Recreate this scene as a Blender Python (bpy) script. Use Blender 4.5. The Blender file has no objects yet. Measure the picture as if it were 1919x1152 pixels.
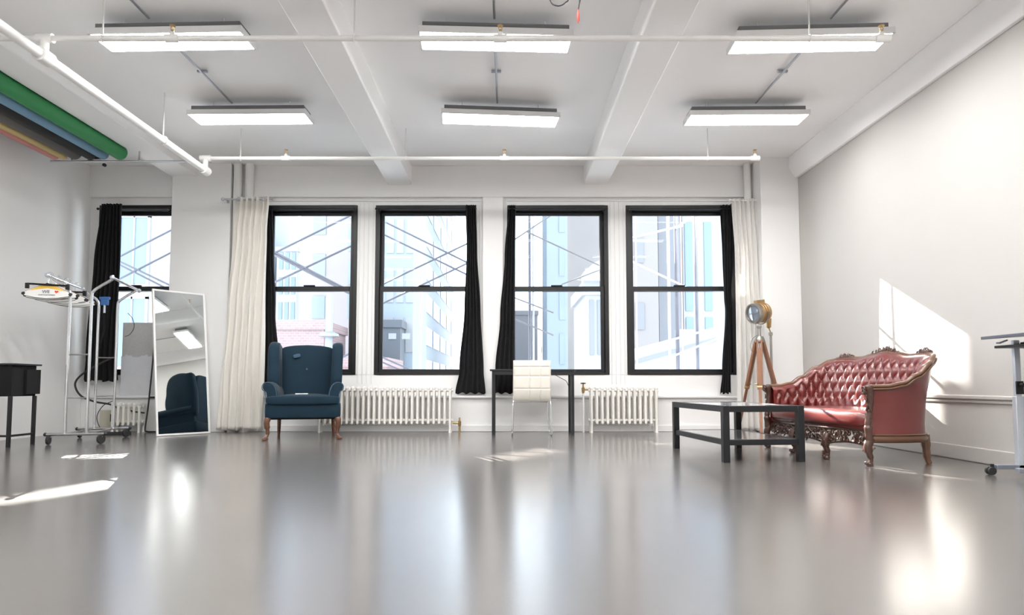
import bpy, math, random
from mathutils import Vector, Matrix, Euler
from math import pi, sin, cos, radians as R

SC = bpy.context.scene
COL = SC.collection
random.seed(7)

# ------------------------------------------------------------------ materials
MATS = {}
def srgb(h):
    h = h.lstrip('#'); o = []
    for i in (0, 2, 4):
        c = int(h[i:i+2], 16) / 255
        o.append(c / 12.92 if c <= .04045 else ((c + .055) / 1.055) ** 2.4)
    return (*o, 1)

def mat(name, col, rough=.5, metal=0, var=.04, nscale=6, bump=0, bscale=40, coat=0, spec=.5, emit=0, sheen=0, trans=0, croughness=.1):
    m = bpy.data.materials.new(name); m.use_nodes = True
    nt = m.node_tree; b = nt.nodes['Principled BSDF']
    c = srgb(col) if isinstance(col, str) else (*col, 1)
    tc = nt.nodes.new('ShaderNodeTexCoord')
    n = nt.nodes.new('ShaderNodeTexNoise'); n.inputs['Scale'].default_value = nscale; n.inputs['Detail'].default_value = 4
    nt.links.new(tc.outputs['Object'], n.inputs['Vector'])
    mx = nt.nodes.new('ShaderNodeMix'); mx.data_type = 'RGBA'
    mx.inputs[6].default_value = tuple(max(0, x * (1 - var)) for x in c[:3]) + (1,)
    mx.inputs[7].default_value = tuple(min(1, x * (1 + var)) for x in c[:3]) + (1,)
    nt.links.new(n.outputs['Fac'], mx.inputs[0])
    nt.links.new(mx.outputs[2], b.inputs['Base Color'])
    b.inputs['Roughness'].default_value = rough; b.inputs['Metallic'].default_value = metal
    b.inputs['Coat Weight'].default_value = coat; b.inputs['Coat Roughness'].default_value = croughness
    b.inputs['Specular IOR Level'].default_value = spec
    if sheen:
        b.inputs['Sheen Weight'].default_value = sheen; b.inputs['Sheen Roughness'].default_value = .4
    if bump:
        n2 = nt.nodes.new('ShaderNodeTexNoise'); n2.inputs['Scale'].default_value = bscale; n2.inputs['Detail'].default_value = 5
        nt.links.new(tc.outputs['Object'], n2.inputs['Vector'])
        bp = nt.nodes.new('ShaderNodeBump'); bp.inputs['Strength'].default_value = bump; bp.inputs['Distance'].default_value = .01
        nt.links.new(n2.outputs['Fac'], bp.inputs['Height']); nt.links.new(bp.outputs[0], b.inputs['Normal'])
    if emit:
        b.inputs['Emission Color'].default_value = c; b.inputs['Emission Strength'].default_value = emit
    if trans:
        t = nt.nodes.new('ShaderNodeBsdfTranslucent'); t.inputs[0].default_value = c
        ms = nt.nodes.new('ShaderNodeMixShader'); ms.inputs[0].default_value = trans
        out = nt.nodes['Material Output']
        nt.links.new(b.outputs[0], ms.inputs[1]); nt.links.new(t.outputs[0], ms.inputs[2]); nt.links.new(ms.outputs[0], out.inputs[0])
    MATS[name] = m
    return m

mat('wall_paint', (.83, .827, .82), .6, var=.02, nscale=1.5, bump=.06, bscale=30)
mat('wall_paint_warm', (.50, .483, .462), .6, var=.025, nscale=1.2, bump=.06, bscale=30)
mat('ceiling_paint', (.93, .925, .925), .7, var=.025, nscale=.8, bump=.05, bscale=20)
mat('trim_paint', (.80, .80, .80), .45, var=.02)
mat('pipe_paint', (.82, .81, .79), .35, var=.02)
mat('radiator_paint', (.82, .80, .76), .35, var=.03, bump=.05, bscale=60)
mat('black_metal', (.005, .005, .006), .42, var=.1)
mat('black_frame', (.004, .004, .005), .42, var=.1, nscale=3)
mat('black_cloth', (.0035, .0035, .0045), .9, var=.2, nscale=12, bump=.2, bscale=90)
mat('black_rubber', (.02, .02, .022), .6)
mat('black_lacquer', (.008, .009, .012), .28, var=.1, coat=.15)
mat('chrome', (.78, .79, .82), .14, metal=1, var=.02)
mat('steel', (.55, .56, .58), .3, metal=1)
mat('grey_steel', (.33, .36, .42), .35, metal=.6)
mat('silver_paint', (.62, .66, .72), .3, metal=.5)
mat('galvanised', (.42, .43, .46), .4, metal=.8, nscale=20)
mat('brass', (.55, .38, .18), .35, metal=1, var=.15, nscale=30)
mat('lamp_brass', (.50, .33, .17), .3, metal=.85, var=.15, nscale=15)
mat('pewter', (.36, .34, .31), .3, metal=.9, var=.1)
mat('lens_glass', (.30, .36, .46), .08, metal=.3, coat=1)
mat('tripod_wood', (.26, .11, .05), .35, var=.25, nscale=14, coat=.2)
mat('dark_wood', (.16, .065, .035), .35, var=.3, nscale=14, coat=.3)
mat('carved_wood', (.075, .034, .024), .28, var=.35, nscale=18, coat=.35, bump=.3, bscale=50)
mat('gilt_wood', (.13, .062, .034), .32, var=.25, nscale=14, coat=.3)
mat('chair_wood', (.11, .043, .021), .3, var=.25, nscale=20, coat=.4)
mat('red_leather', (.145, .016, .013), .3, var=.18, nscale=5, coat=.8, croughness=.2, bump=.08, bscale=120, spec=.6)
mat('blue_velvet', (.006, .023, .040), .8, spec=.25, var=.22, nscale=5, sheen=.12, bump=.1, bscale=60)
mat('blue_velvet_worn', (.03, .08, .13), .75, var=.3, nscale=7, sheen=.4)
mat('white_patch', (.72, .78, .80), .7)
mat('cream_leather', (.80, .765, .69), .38, var=.03, nscale=4, coat=.15, bump=.05, bscale=120)
mat('cream_curtain', (.93, .905, .86), .85, var=.03, nscale=3, trans=.3)
mat('sheer_curtain', (.95, .94, .92), .85, var=.01, nscale=3, trans=.45)
mat('mirror_glass', (.80, .83, .82), .015, metal=1, var=0)
mat('white_lacquer', (.80, .80, .79), .35, var=.02)
mat('grey_shelf', (.10, .11, .14), .25, var=.05, coat=.3)
mat('table_glass', (.55, .58, .60), .12, var=.03, coat=.6)
mat('paper_green', (.025, .24, .07), .6); mat('paper_blue', (.17, .32, .47), .6); mat('paper_black', (.008, .008, .007), .7)
mat('paper_grey', (.105, .095, .085), .6); mat('paper_yellow', (.60, .46, .19), .6); mat('paper_pink', (.62, .26, .24), .6)
mat('paper_brown', (.07, .055, .045), .6); mat('cardboard', (.42, .30, .18), .8)
mat('board_grey', (.50, .49, .485), .9, var=.1, nscale=30, bump=.5, bscale=60)
mat('board_white', (.66, .67, .70), .9, var=.06, nscale=10, bump=.3, bscale=40)
mat('hanger_white', (.85, .85, .83), .7); mat('hanger_yellow', (.85, .55, .10), .7); mat('hanger_red', (.80, .08, .03), .7)
mat('hanger_grey', (.45, .46, .5), .7); mat('ink', (.03, .03, .04), .7)
mat('blue_plastic', (.05, .16, .42), .4)
mat('grey_box', (.16, .16, .17), .6)
mat('fixture_white', (.80, .80, .80), .4)
mat('beige_plastic', (.55, .52, .42), .5)
mat('valve_red', (.45, .05, .04), .4)
# outdoors
mat('ext_pink', (0.350, 0.320, 0.324), .8, var=.05, nscale=.6); mat('ext_white', (0.318, 0.324, 0.338), .8, var=.04, nscale=.4)
mat('ext_pale_blue', (0.279, 0.322, 0.375), .7, var=.06, nscale=.4); mat('ext_grey', (0.195, 0.198, 0.214), .8, var=.06, nscale=.4)
mat('ext_beige', (0.239, 0.220, 0.214), .8, var=.06, nscale=.5)
mat('ext_glass', (0.170, 0.231, 0.300), .2, var=.15, nscale=.5); mat('ext_glass_pale', (0.271, 0.322, 0.383), .2, var=.1, nscale=.5)
mat('ext_dark', (0.095, 0.105, 0.122), .6); mat('ext_metal', (0.283, 0.300, 0.326), .4, metal=.4)
mat('street_concrete', (.72, .71, .70), .9)
mat('scaffold', (.17, .175, .21), .5, metal=.3, var=.15); mat('scaffold_white', (.5, .52, .56), .5)
mat('pole_pink', (.75, .42, .38), .6)

def brick(name, c1, c2, mortar, scale):
    m = mat(name, c1, .85); nt = m.node_tree; b = nt.nodes['Principled BSDF']
    t = nt.nodes.new('ShaderNodeTexBrick'); t.inputs['Color1'].default_value = (*c1, 1); t.inputs['Color2'].default_value = (*c2, 1)
    t.inputs['Mortar'].default_value = (*mortar, 1); t.inputs['Scale'].default_value = scale
    tc = nt.nodes.new('ShaderNodeTexCoord'); mp = nt.nodes.new('ShaderNodeMapping'); mp.inputs['Rotation'].default_value = (R(90), 0, 0)
    nt.links.new(tc.outputs['Object'], mp.inputs[0]); nt.links.new(mp.outputs[0], t.inputs['Vector'])
    nt.links.new(t.outputs['Color'], b.inputs['Base Color'])
brick('ext_brick', (.27, .19, .19), (.31, .215, .215), (.34, .29, .30), 2.2)

def floor_material():
    m = mat('epoxy_floor', (.118, .108, .101), .2); nt = m.node_tree; b = nt.nodes['Principled BSDF']
    tc = nt.nodes.new('ShaderNodeTexCoord')
    n = nt.nodes.new('ShaderNodeTexNoise'); n.inputs['Scale'].default_value = .9; n.inputs['Detail'].default_value = 6
    nt.links.new(tc.outputs['Object'], n.inputs['Vector'])
    rr = nt.nodes.new('ShaderNodeMapRange'); rr.inputs['To Min'].default_value = .20; rr.inputs['To Max'].default_value = .27
    nt.links.new(n.outputs['Fac'], rr.inputs['Value']); nt.links.new(rr.outputs[0], b.inputs['Roughness'])
    n2 = nt.nodes.new('ShaderNodeTexNoise'); n2.inputs['Scale'].default_value = 3.5; n2.inputs['Detail'].default_value = 2
    nt.links.new(tc.outputs['Object'], n2.inputs['Vector'])
    bp = nt.nodes.new('ShaderNodeBump'); bp.inputs['Strength'].default_value = .05; bp.inputs['Distance'].default_value = .01
    nt.links.new(n2.outputs['Fac'], bp.inputs['Height']); nt.links.new(bp.outputs[0], b.inputs['Normal'])
    b.inputs['Specular IOR Level'].default_value = .7
    b.inputs['Coat Weight'].default_value = .5; b.inputs['Coat Roughness'].default_value = .19; b.inputs['Coat IOR'].default_value = 1.5
floor_material()

def glass_material():
    m = bpy.data.materials.new('window_glass'); m.use_nodes = True; nt = m.node_tree; nt.nodes.clear()
    o = nt.nodes.new('ShaderNodeOutputMaterial'); t = nt.nodes.new('ShaderNodeBsdfTransparent'); t.inputs[0].default_value = (.95, .965, .975, 1)
    g = nt.nodes.new('ShaderNodeBsdfGlossy'); g.inputs['Roughness'].default_value = .02
    f = nt.nodes.new('ShaderNodeFresnel'); f.inputs[0].default_value = 1.14
    ms = nt.nodes.new('ShaderNodeMixShader')
    nt.links.new(f.outputs[0], ms.inputs[0]); nt.links.new(t.outputs[0], ms.inputs[1]); nt.links.new(g.outputs[0], ms.inputs[2])
    nt.links.new(ms.outputs[0], o.inputs[0]); MATS['window_glass'] = m
glass_material()

def panel_material():
    m = bpy.data.materials.new('panel_light'); m.use_nodes = True; nt = m.node_tree; nt.nodes.clear()
    o = nt.nodes.new('ShaderNodeOutputMaterial'); e = nt.nodes.new('ShaderNodeEmission')
    e.inputs[0].default_value = (1, .985, .97, 1); e.inputs[1].default_value = LAMP
    nt.links.new(e.outputs[0], o.inputs[0]); MATS['panel_light'] = m
LAMP = 27.0
panel_material()

# ------------------------------------------------------------------ mesh builder
class MB:
    def __init__(s): s.v = []; s.f = []
    def add(s, vs, fs):
        b = len(s.v); s.v += [tuple(v) for v in vs]; s.f += [tuple(i + b for i in f) for f in fs]; return s
    def box(s, x0, x1, y0, y1, z0, z1, m=None):
        vs = [Vector((x, y, z)) for z in (z0, z1) for y in (y0, y1) for x in (x0, x1)]
        if m: vs = [m @ v for v in vs]
        return s.add(vs, [(0, 2, 3, 1), (4, 5, 7, 6), (0, 1, 5, 4), (2, 6, 7, 3), (0, 4, 6, 2), (1, 3, 7, 5)])
    def cbox(s, c, d, m=None):
        return s.box(c[0]-d[0]/2, c[0]+d[0]/2, c[1]-d[1]/2, c[1]+d[1]/2, c[2]-d[2]/2, c[2]+d[2]/2, m)
    def tube(s, pts, r, n=10, closed=False, squash=None):
        pts = [Vector(p) for p in pts]; k = len(pts)
        rs = r if isinstance(r, (list, tuple)) else [r] * k
        up = None; rings = []
        for i, p in enumerate(pts):
            if closed: d = pts[(i+1) % k] - pts[i-1]
            else: d = pts[min(i+1, k-1)] - pts[max(i-1, 0)]
            if d.length < 1e-9: d = Vector((0, 0, 1))
            d.normalize()
            if up is None:
                up = Vector((0, 0, 1)) if abs(d.z) < .9 else Vector((0, 1, 0))
            a = up - d * up.dot(d)
            if a.length < 1e-6: a = d.orthogonal()
            a.normalize(); b = d.cross(a); up = a
            sa, sb = squash or (1, 1)
            rings.append([p + a * cos(2*pi*j/n) * rs[i] * sa + b * sin(2*pi*j/n) * rs[i] * sb for j in range(n)])
        vs = [v for rg in rings for v in rg]; fs = []
        m = k if closed else k - 1
        for i in range(m):
            i2 = (i + 1) % k
            for j in range(n):
                fs.append((i*n+j, i*n+(j+1) % n, i2*n+(j+1) % n, i2*n+j))
        if not closed:
            fs.append(tuple(range(n))[::-1]); fs.append(tuple((k-1)*n + j for j in range(n)))
        return s.add(vs, fs)
    def lathe(s, prof, n=24, m=None):
        vs = []; fs = []; k = len(prof)
        for r, z in prof:
            for j in range(n):
                v = Vector((max(r, 1e-4)*cos(2*pi*j/n), max(r, 1e-4)*sin(2*pi*j/n), z)); vs.append(m @ v if m else v)
        for i in range(k-1):
            for j in range(n): fs.append((i*n+j, i*n+(j+1) % n, (i+1)*n+(j+1) % n, (i+1)*n+j))
        fs.append(tuple(range(n))[::-1]); fs.append(tuple((k-1)*n + j for j in range(n)))
        return s.add(vs, fs)
    def ball(s, c, r, n=12, k=8, sc=(1, 1, 1)):
        prof = [(r*sin(pi*i/k), -r*cos(pi*i/k)) for i in range(k+1)]
        return s.lathe(prof, n, Matrix.Translation(c) @ Matrix.Diagonal((*sc, 1)))
    def prism(s, pts, y0, y1):            # outline in x,z extruded along y
        n = len(pts)
        vs = [(x, y0, z) for x, z in pts] + [(x, y1, z) for x, z in pts]
        fs = [tuple(range(n)), tuple(range(2*n-1, n-1, -1))] + [(i, i+n, (i+1) % n + n, (i+1) % n) for i in range(n)]
        return s.add(vs, fs)
    def sheet(s, grid, closed_u=False):   # rows of points
        k = len(grid); n = len(grid[0])
        vs = [p for row in grid for p in row]; fs = []
        for i in range(k-1):
            for j in range(n if closed_u else n-1):
                fs.append((i*n+j, i*n+(j+1) % n, (i+1)*n+(j+1) % n, (i+1)*n+j))
        return s.add(vs, fs)
    def build(s, name, m, parent=None, loc=(0, 0, 0), rot=None, bevel=0, smooth=40, solid=0, subd=0, seg=2):
        me = bpy.data.meshes.new(name); me.from_pydata(s.v, [], s.f); me.validate()
        import bmesh
        bm = bmesh.new(); bm.from_mesh(me); bmesh.ops.remove_doubles(bm, verts=bm.verts, dist=1e-6)
        bmesh.ops.recalc_face_normals(bm, faces=bm.faces); bm.to_mesh(me); bm.free()
        me.polygons.foreach_set('use_smooth', [True] * len(me.polygons))
        me.set_sharp_from_angle(angle=R(smooth))
        me.materials.append(MATS[m])
        o = bpy.data.objects.new(name, me); COL.objects.link(o)
        if parent: o.parent = parent
        o.location = loc
        if rot: o.rotation_euler = rot
        if solid:
            md = o.modifiers.new('thickness', 'SOLIDIFY'); md.thickness = solid; md.offset = 0
        if subd:
            md = o.modifiers.new('smooth', 'SUBSURF'); md.levels = subd; md.render_levels = subd
        if bevel:
            md = o.modifiers.new('bevel', 'BEVEL'); md.width = bevel; md.segments = seg; md.limit_method = 'ANGLE'; md.angle_limit = R(40)
        return o

def tag(o, label, cat, group=None):
    o['label'] = label; o['category'] = cat
    if group: o['group'] = group
    return o
def thing(name, label, cat, loc=(0, 0, 0), rz=0, group=None):
    o = bpy.data.objects.new(name, None); COL.objects.link(o); o.location = loc; o.rotation_euler = (0, 0, rz)
    o.empty_display_size = .1
    return tag(o, label, cat, group)
def structure(o): o['kind'] = 'structure'; return o
def copy_tree(o, parent=None):
    c = o.copy(); COL.objects.link(c); c.parent = parent
    for ch in [x for x in COL.objects if x.parent == o]: copy_tree(ch, c)
    return c
def arc(c, r, a0, a1, n, plane='xz'):
    out = []
    for i in range(n+1):
        a = R(a0 + (a1-a0)*i/n); u, w = r*cos(a), r*sin(a)
        out.append((c[0]+u, c[1], c[2]+w) if plane == 'xz' else (c[0]+u, c[1]+w, c[2]) if plane == 'xy' else (c[0], c[1]+u, c[2]+w))
    return out
def spline(pts, n=8):
    pts = [Vector(p) for p in pts]; out = []
    for i in range(len(pts)-1):
        p0, p1, p2, p3 = pts[max(i-1, 0)], pts[i], pts[i+1], pts[min(i+2, len(pts)-1)]
        for k in range(n):
            t = k/n
            out.append(.5*((2*p1)+(p2-p0)*t+(2*p0-5*p1+4*p2-p3)*t*t+(3*p1-p0-3*p2+p3)*t**3))
    out.append(pts[-1]); return out
def lerp_table(tab, x):
    if x <= tab[0][0]: return tab[0][1:]
    for a, b in zip(tab, tab[1:]):
        if x <= b[0]:
            t = (x-a[0])/(b[0]-a[0]); t = t*t*(3-2*t)
            return tuple(p+(q-p)*t for p, q in zip(a[1:], b[1:]))
    return tab[-1][1:]

SUNX, SUNZ = .44, .53        # sun direction per metre of depth into the room
# ------------------------------------------------------------------ the room
XL, XR, YF, YB, H = -5.6, 3.76, 8.85, -3.6, 3.55      # side walls, window wall, rear wall, ceiling
structure(MB().box(XL-.3, XR+.3, YB-.3, YF+.3, -.2, 0).build('floor', 'epoxy_floor'))
structure(MB().box(XL-.3, XR+.3, YB-.3, YF+.3, H, H+.2).build('ceiling', 'ceiling_paint'))
structure(MB().box(XL-.3, XL, YB-.3, YF+.3, 0, H).build('wall_left', 'wall_paint'))
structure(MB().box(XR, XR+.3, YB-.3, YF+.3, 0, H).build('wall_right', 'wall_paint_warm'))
structure(MB().box(XL, XR, YB-.3, YB, 0, H).build('wall_rear', 'wall_paint'))
WIN = [(-5.48, -4.44, .742, 3.02), (-3.255, -2.01, .742, 3.02), (-1.762, -.417, .742, 3.02), (.007, 1.357, .742, 3.02), (1.60, 3.05, .742, 3.02)]
def wall_back():
    m = MB(); y0, y1 = YF, YF+.3
    xs = [XL-.3] + [x for w in WIN for x in w[:2]] + [XR+.3]
    z0, z1 = WIN[0][2], WIN[0][3]
    m.box(XL-.3, XR+.3, y0, y1, 0, z0); m.box(XL-.3, XR+.3, y0, y1, z1, H)
    for i in range(0, len(xs), 2): m.box(xs[i], xs[i+1], y0, y1, z0, z1)
    # proud faces: header, low wall, pier between the window pairs
    m.box(-3.66, XR, YF-.05, YF, 3.12, H); m.box(XL, -4.43, YF-.05, YF, 3.12, H)
    m.box(-3.66, XR, YF-.05, YF, 0, .44); m.box(XL, -4.43, YF-.05, YF, 0, .44)
    m.box(-.325, -.05, YF-.05, YF, .44, 3.12)
    # big column on the left, corner pier on the right
    m.box(-4.44, -3.66, 8.70, YF, 0, H); m.box(3.27, XR, 8.46, YF, 0, H)
    o = m.build('wall_back', 'wall_paint', bevel=.006); structure(o)
wall_back()
# ledge and moulding lines, baseboards
structure(MB().box(-3.66, 3.27, 8.755, YF, .435, .47).build('trim_1', 'trim_paint', bevel=.012))
structure(MB().box(XL, -4.44, 8.755, YF, .435, .47).build('trim_2', 'trim_paint', bevel=.012))
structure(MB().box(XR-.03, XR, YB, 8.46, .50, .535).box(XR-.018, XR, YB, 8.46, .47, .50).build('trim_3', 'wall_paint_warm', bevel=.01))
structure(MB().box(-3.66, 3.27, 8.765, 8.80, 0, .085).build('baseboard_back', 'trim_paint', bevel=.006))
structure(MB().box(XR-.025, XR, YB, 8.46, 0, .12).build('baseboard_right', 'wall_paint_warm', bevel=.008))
# panel mouldings around the window pairs
def moulding(n, x0, x1):
    m = MB(); y0, y1 = YF-.018, YF
    m.box(x0, x1, y0, y1, 3.075, 3.10)
    for a in ((x0, x0+.022), (x1-.022, x1)): m.box(a[0], a[1], y0, y1, .60, 3.075)
    structure(m.build(n, 'trim_paint', bevel=.004))
moulding('trim_4', -3.46, -.34); moulding('trim_5', -.02, 3.15)
def mullion_lines(n, x0, x1):
    m = MB()
    for x in (x0+.035, (x0+x1)/2-.03, (x0+x1)/2+.03, x1-.035): m.box(x-.006, x+.006, YF-.012, YF, .62, 3.07)
    structure(m.build(n, 'trim_paint', bevel=.003))
mullion_lines('trim_6', -2.01, -1.762); mullion_lines('trim_7', 1.357, 1.60)
# ceiling beams
structure(MB().box(-4.46, -4.10, YB, 8.75, 3.37, H).build('trim_8', 'ceiling_paint', bevel=.01))
structure(MB().box(-1.60, -1.28, YB, YF, 3.29, H).build('trim_9', 'ceiling_paint', bevel=.012))
structure(MB().box(1.03, 1.35, YB, YF, 3.29, H).build('trim_10', 'ceiling_paint', bevel=.012))
structure(MB().prism([(3.64, H), (3.64, 3.40), (3.70, 3.30), (3.72, 3.275), (XR, 3.275), (XR, H)], YB, 8.46).build('trim_11', 'ceiling_paint', bevel=.006))

# ------------------------------------------------------------------ windows
def window(i, w):
    x0, x1, z0, z1 = w
    e = bpy.data.objects.new('window_%d' % i, None); COL.objects.link(e); e.location = ((x0+x1)/2, YF, z0); structure(e)
    a, b, t = -(x1-x0)/2, (x1-x0)/2, z1-z0
    f = MB(); y0, y1 = -.012, .14
    f.box(a, a+.052, y0, y1, 0, t).box(b-.052, b, y0, y1, 0, t).box(a+.052, b-.052, y0, y1, 0, .03).box(a+.052, b-.052, y0, y1, t-.07, t)
    f.build('window_frame', 'black_frame', e, bevel=.004)
    mid = 1.895 - z0
    for nm, zz0, zz1, yy, lo, hi in (('upper_sash', mid-.03, t-.07, .075, .06, .05), ('lower_sash', .03, mid+.03, .03, .045, .06)):
        s = MB(); xa, xb = a+.052, b-.052; sw = .05
        s.box(xa, xa+sw, yy, yy+.04, zz0, zz1).box(xb-sw, xb, yy, yy+.04, zz0, zz1)
        s.box(xa+sw, xb-sw, yy, yy+.04, zz0, zz0+lo).box(xa+sw, xb-sw, yy, yy+.04, zz1-hi, zz1)
        so = s.build(nm, 'black_frame', e, bevel=.003)
        MB().box(xa+sw-.01, xb-sw+.01, yy+.017, yy+.022, zz0+lo-.01, zz1-hi+.01).build('pane', 'window_glass', so)
        if nm == 'lower_sash':
            MB().box(-.09, .06, yy-.02, yy+.015, zz1, zz1+.018).build('sash_lock', 'black_frame', so, bevel=.004)
for i, w in enumerate(WIN): window(i+1, w)

# ------------------------------------------------------------------ curtains and rods
def curtain(name, label, cat, m, prof, y, folds, amp, y_lean=0, seed=0, group=None, thick=.004, rows=60, per=10):
    """prof: (z, x left, x right[, amp factor])"""
    rng = random.Random(seed); ph = [rng.uniform(-.5, .5) for _ in range(folds*2+4)]; k = folds*per; grid = []
    z0, z1 = prof[0][0], prof[-1][0]
    for r in range(rows+1):
        z = z0 + (z1-z0)*r/rows; p = lerp_table(prof, z); xl, xr = p[0], p[1]; af = p[2] if len(p) > 2 else 1
        row = []
        for c in range(k+1):
            u = c/k; w = u*folds*2*pi
            j = ph[int(u*folds*1.99)]
            x = xl + (xr-xl)*(u + .012*sin(w*.5+z*2+seed))
            yy = y + amp*af*(sin(w + .5*j + .6*sin(z*1.7+seed)) + .35*sin(w*.37+z*1.3+seed*2)) + y_lean*(z1-z)
            zz = z + (.012*sin(w*.7+seed) if r == 0 else 0)
            row.append((x, yy, zz))
        grid.append(row)
    o = MB().sheet(grid).build(name, m, solid=thick, smooth=80)
    return tag(o, label, cat, group)
curtain('black_curtain', 'black curtain gathered beside the window in the recessed bay behind the clothes rack', 'curtain', 'black_cloth',
        [(.66, -5.62+.1, -5.07), (.95, -5.50, -5.10), (2.2, -5.42, -5.08), (3.0, -5.36, -5.10)], 8.70, 6, .026, seed=1)
curtain('black_curtain', 'narrow black curtain between the cream floor length curtain and the blue armchair', 'curtain', 'black_cloth',
        [(.53, -3.19, -3.02), (.9, -3.19, -3.00), (1.6, -3.18, -3.06), (2.4, -3.20, -3.10), (2.98, -3.22, -3.13)], 8.77, 3, .018, seed=2)
curtain('black_curtain', 'black curtain flaring wider toward its hem above the end of the long radiator', 'curtain', 'black_cloth',
        [(.50, -.67, -.285), (.8, -.62, -.31), (1.6, -.56, -.35), (2.4, -.535, -.395), (3.0, -.55, -.41)], 8.76, 5, .022, seed=3)
curtain('black_curtain', 'black curtain hanging down behind the desk and the cream chair', 'curtain', 'black_cloth',
        [(.50, -.19, .11), (.8, -.15, .10), (1.5, -.09, .105), (2.3, -.03, .11), (3.0, .02, .115)], 8.77, 4, .022, seed=4)
curtain('black_curtain', 'thin black curtain pulled aside next to the bright sheer curtain', 'curtain', 'black_cloth',
        [(.50, 2.79, 2.93), (.75, 2.82, 2.93), (1.6, 2.88, 2.95), (1.75, 2.87, 2.96), (2.3, 2.86, 3.0), (3.0, 2.84, 3.04)], 8.75, 4, .02, seed=5)
curtain('white_curtain', 'cream floor length curtain with metal eyelets beside the big column', 'curtain', 'cream_curtain',
        [(.035, -3.72, -3.15), (.5, -3.70, -3.14), (1.6, -3.63, -3.14), (2.6, -3.56, -3.12), (3.06, -3.53, -3.10)], 8.60, 6, .035, seed=6)
curtain('white_curtain', 'sunlit white sheer curtain hanging behind the tripod lamp', 'curtain', 'sheer_curtain',
        [(.035, 2.95, 3.40), (1.0, 2.96, 3.35), (2.2, 2.97, 3.31), (3.04, 2.94, 3.29)], 8.60, 6, .028, seed=8)
# eyelets on the cream curtain and its rod
def curtain_rod(label, x0, x1, y, z, r, m, wally, name='curtain_rod', brx=None):
    t = thing(name, label, 'curtain rod', ((x0+x1)/2, wally, z))
    a, b = (x0-x1)/2, (x1-x0)/2; dy = y-wally
    MB().tube([(a, dy, 0), (b, dy, 0)], r).build('rod', m, t)
    for xx in (brx if brx is not None else (a+.03, b-.03)):
        br = MB().tube([(xx, 0, 0), (xx, dy, 0)], r*.8); br.cbox((xx, -.004, 0), (.03, .008, .05)); br.build('bracket', m, t)
    for xx, s in ((a, -1), (b, 1)): MB().ball((xx, dy, 0), r*1.9).build('finial', m, t)
    return t
curtain_rod('short steel rod carrying the cream curtain at the column', -3.72, -3.06, 8.60, 3.035, .012, 'steel', 8.70, brx=(-.30,))
curtain_rod('white rod end above the sheer curtain beside the corner pier', 2.92, 3.36, 8.60, 3.02, .010, 'pipe_paint', 8.80, brx=(-.15,))
for i, (lab, x0, x1) in enumerate([('slim black rod over the recessed bay window', -5.45, -4.50), ('slim black rod over the window behind the blue armchair', -3.22, -2.03),
     ('slim black rod over the window above the long radiator', -1.74, -.42), ('slim black rod over the window behind the desk', .03, 1.33), ('slim black rod over the window nearest the tripod lamp', 1.63, 3.03)]):
    curtain_rod(lab, x0, x1, 8.76, 2.95, .009, 'black_metal', 8.837)
gm = MB()
for x, y in ((-3.49, 8.545), (-3.16, 8.54)):
    g = MB().tube([(x + .024*cos(a), y, 3.02 + .024*sin(a)) for a in [2*pi*k/16 for k in range(16)]], .006, 6, closed=True)
    o = g.build('eyelet', 'steel')
    o.parent = [c for c in COL.objects if c.get('label', '').startswith('cream floor length')][0]

# ------------------------------------------------------------------ radiators
def radiator(label, x0, n, pitch, zt=.585, zb=.11, legs=(0, -1), y=8.64, valve=None):
    t = thing('radiator', label, 'radiator', (x0, y, 0))
    r = .017; hz = zt-zb
    first = None
    for i in range(n):
        leg = i in [l % n for l in legs]
        m = MB()
        for yy in (-.055, 0, .055):
            m.tube([(0, yy, zb+.02), (0, yy, zt-.02)], r, 8)
        m.box(-.007, .007, -.05, .055, zb+.05, zt-.05)  # plate added to block light, so the gaps between sections go darker
        for zc in (zt-.045, zb+.045):
            m.tube([(0, -.06, zc), (0, .06, zc)], [.026, .026], 8, squash=(1.3, .75))
            m.tube([(-pitch/2, 0, zc), (pitch/2, 0, zc)], .02, 8)
        m.ball((0, -.055, zt-.022), .022, 8, 6, (1, 1, 1.1)); m.ball((0, .055, zt-.022), .022, 8, 6); m.ball((0, 0, zt-.012), .02, 8, 6, (1, 2.4, 1))
        m.ball((0, -.055, zb+.012), .019, 8, 6); m.ball((0, .055, zb+.012), .019, 8, 6)
        if leg:
            for yy in (-.055, .055): m.tube([(0, yy, zb+.03), (0, yy, .03), (0, yy, 0)], [.018, .014, .02], 8)
        if leg or first is None:
            o = m.build('section', 'radiator_paint', t, (i*pitch, 0, 0), smooth=60)
            if not leg: first = o
        else:
            o = first.copy(); COL.objects.link(o); o.parent = t; o.location = (i*pitch, 0, 0)
    if valve:
        vx, vz = valve
        sgn = 1 if vx > 0 else -1
        MB().tube([(vx - sgn*.09, 0, vz), (vx, 0, vz)], .012).lathe([(.012, -.05), (.02, -.03), (.022, .02), (.012, .03), (.01, .07)], 10, Matrix.Translation((vx, 0, vz))).build('valve', 'brass', t)
        if vz > .3:
            MB().lathe([(.005, 0), (.035, .005), (.035, .015), (.005, .02)], 12, Matrix.Translation((vx, 0, vz+.07))).build('valve_handle', 'black_metal', t)
            MB().tube([(vx, 0, vz-.05), (vx, 0, 0)], .014).build('supply_pipe', 'pipe_paint', t)
        else:
            MB().tube([(vx, 0, vz), (vx, 0, 0)], .014).build('supply_pipe', 'brass', t)
    return t
radiator('long white cast iron radiator extending behind the blue armchair', -.73-24*.0698, 25, .0698, valve=(24*.0698+.12, .12))
radiator('short white cast iron radiator between the desk and the low coffee table', 1.085, 13, .0695, valve=(-.10, .55))
radiator('white radiator low under the bay window ledge behind the mirror', -5.05, 6, .068, zt=.38, zb=.09)

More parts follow.
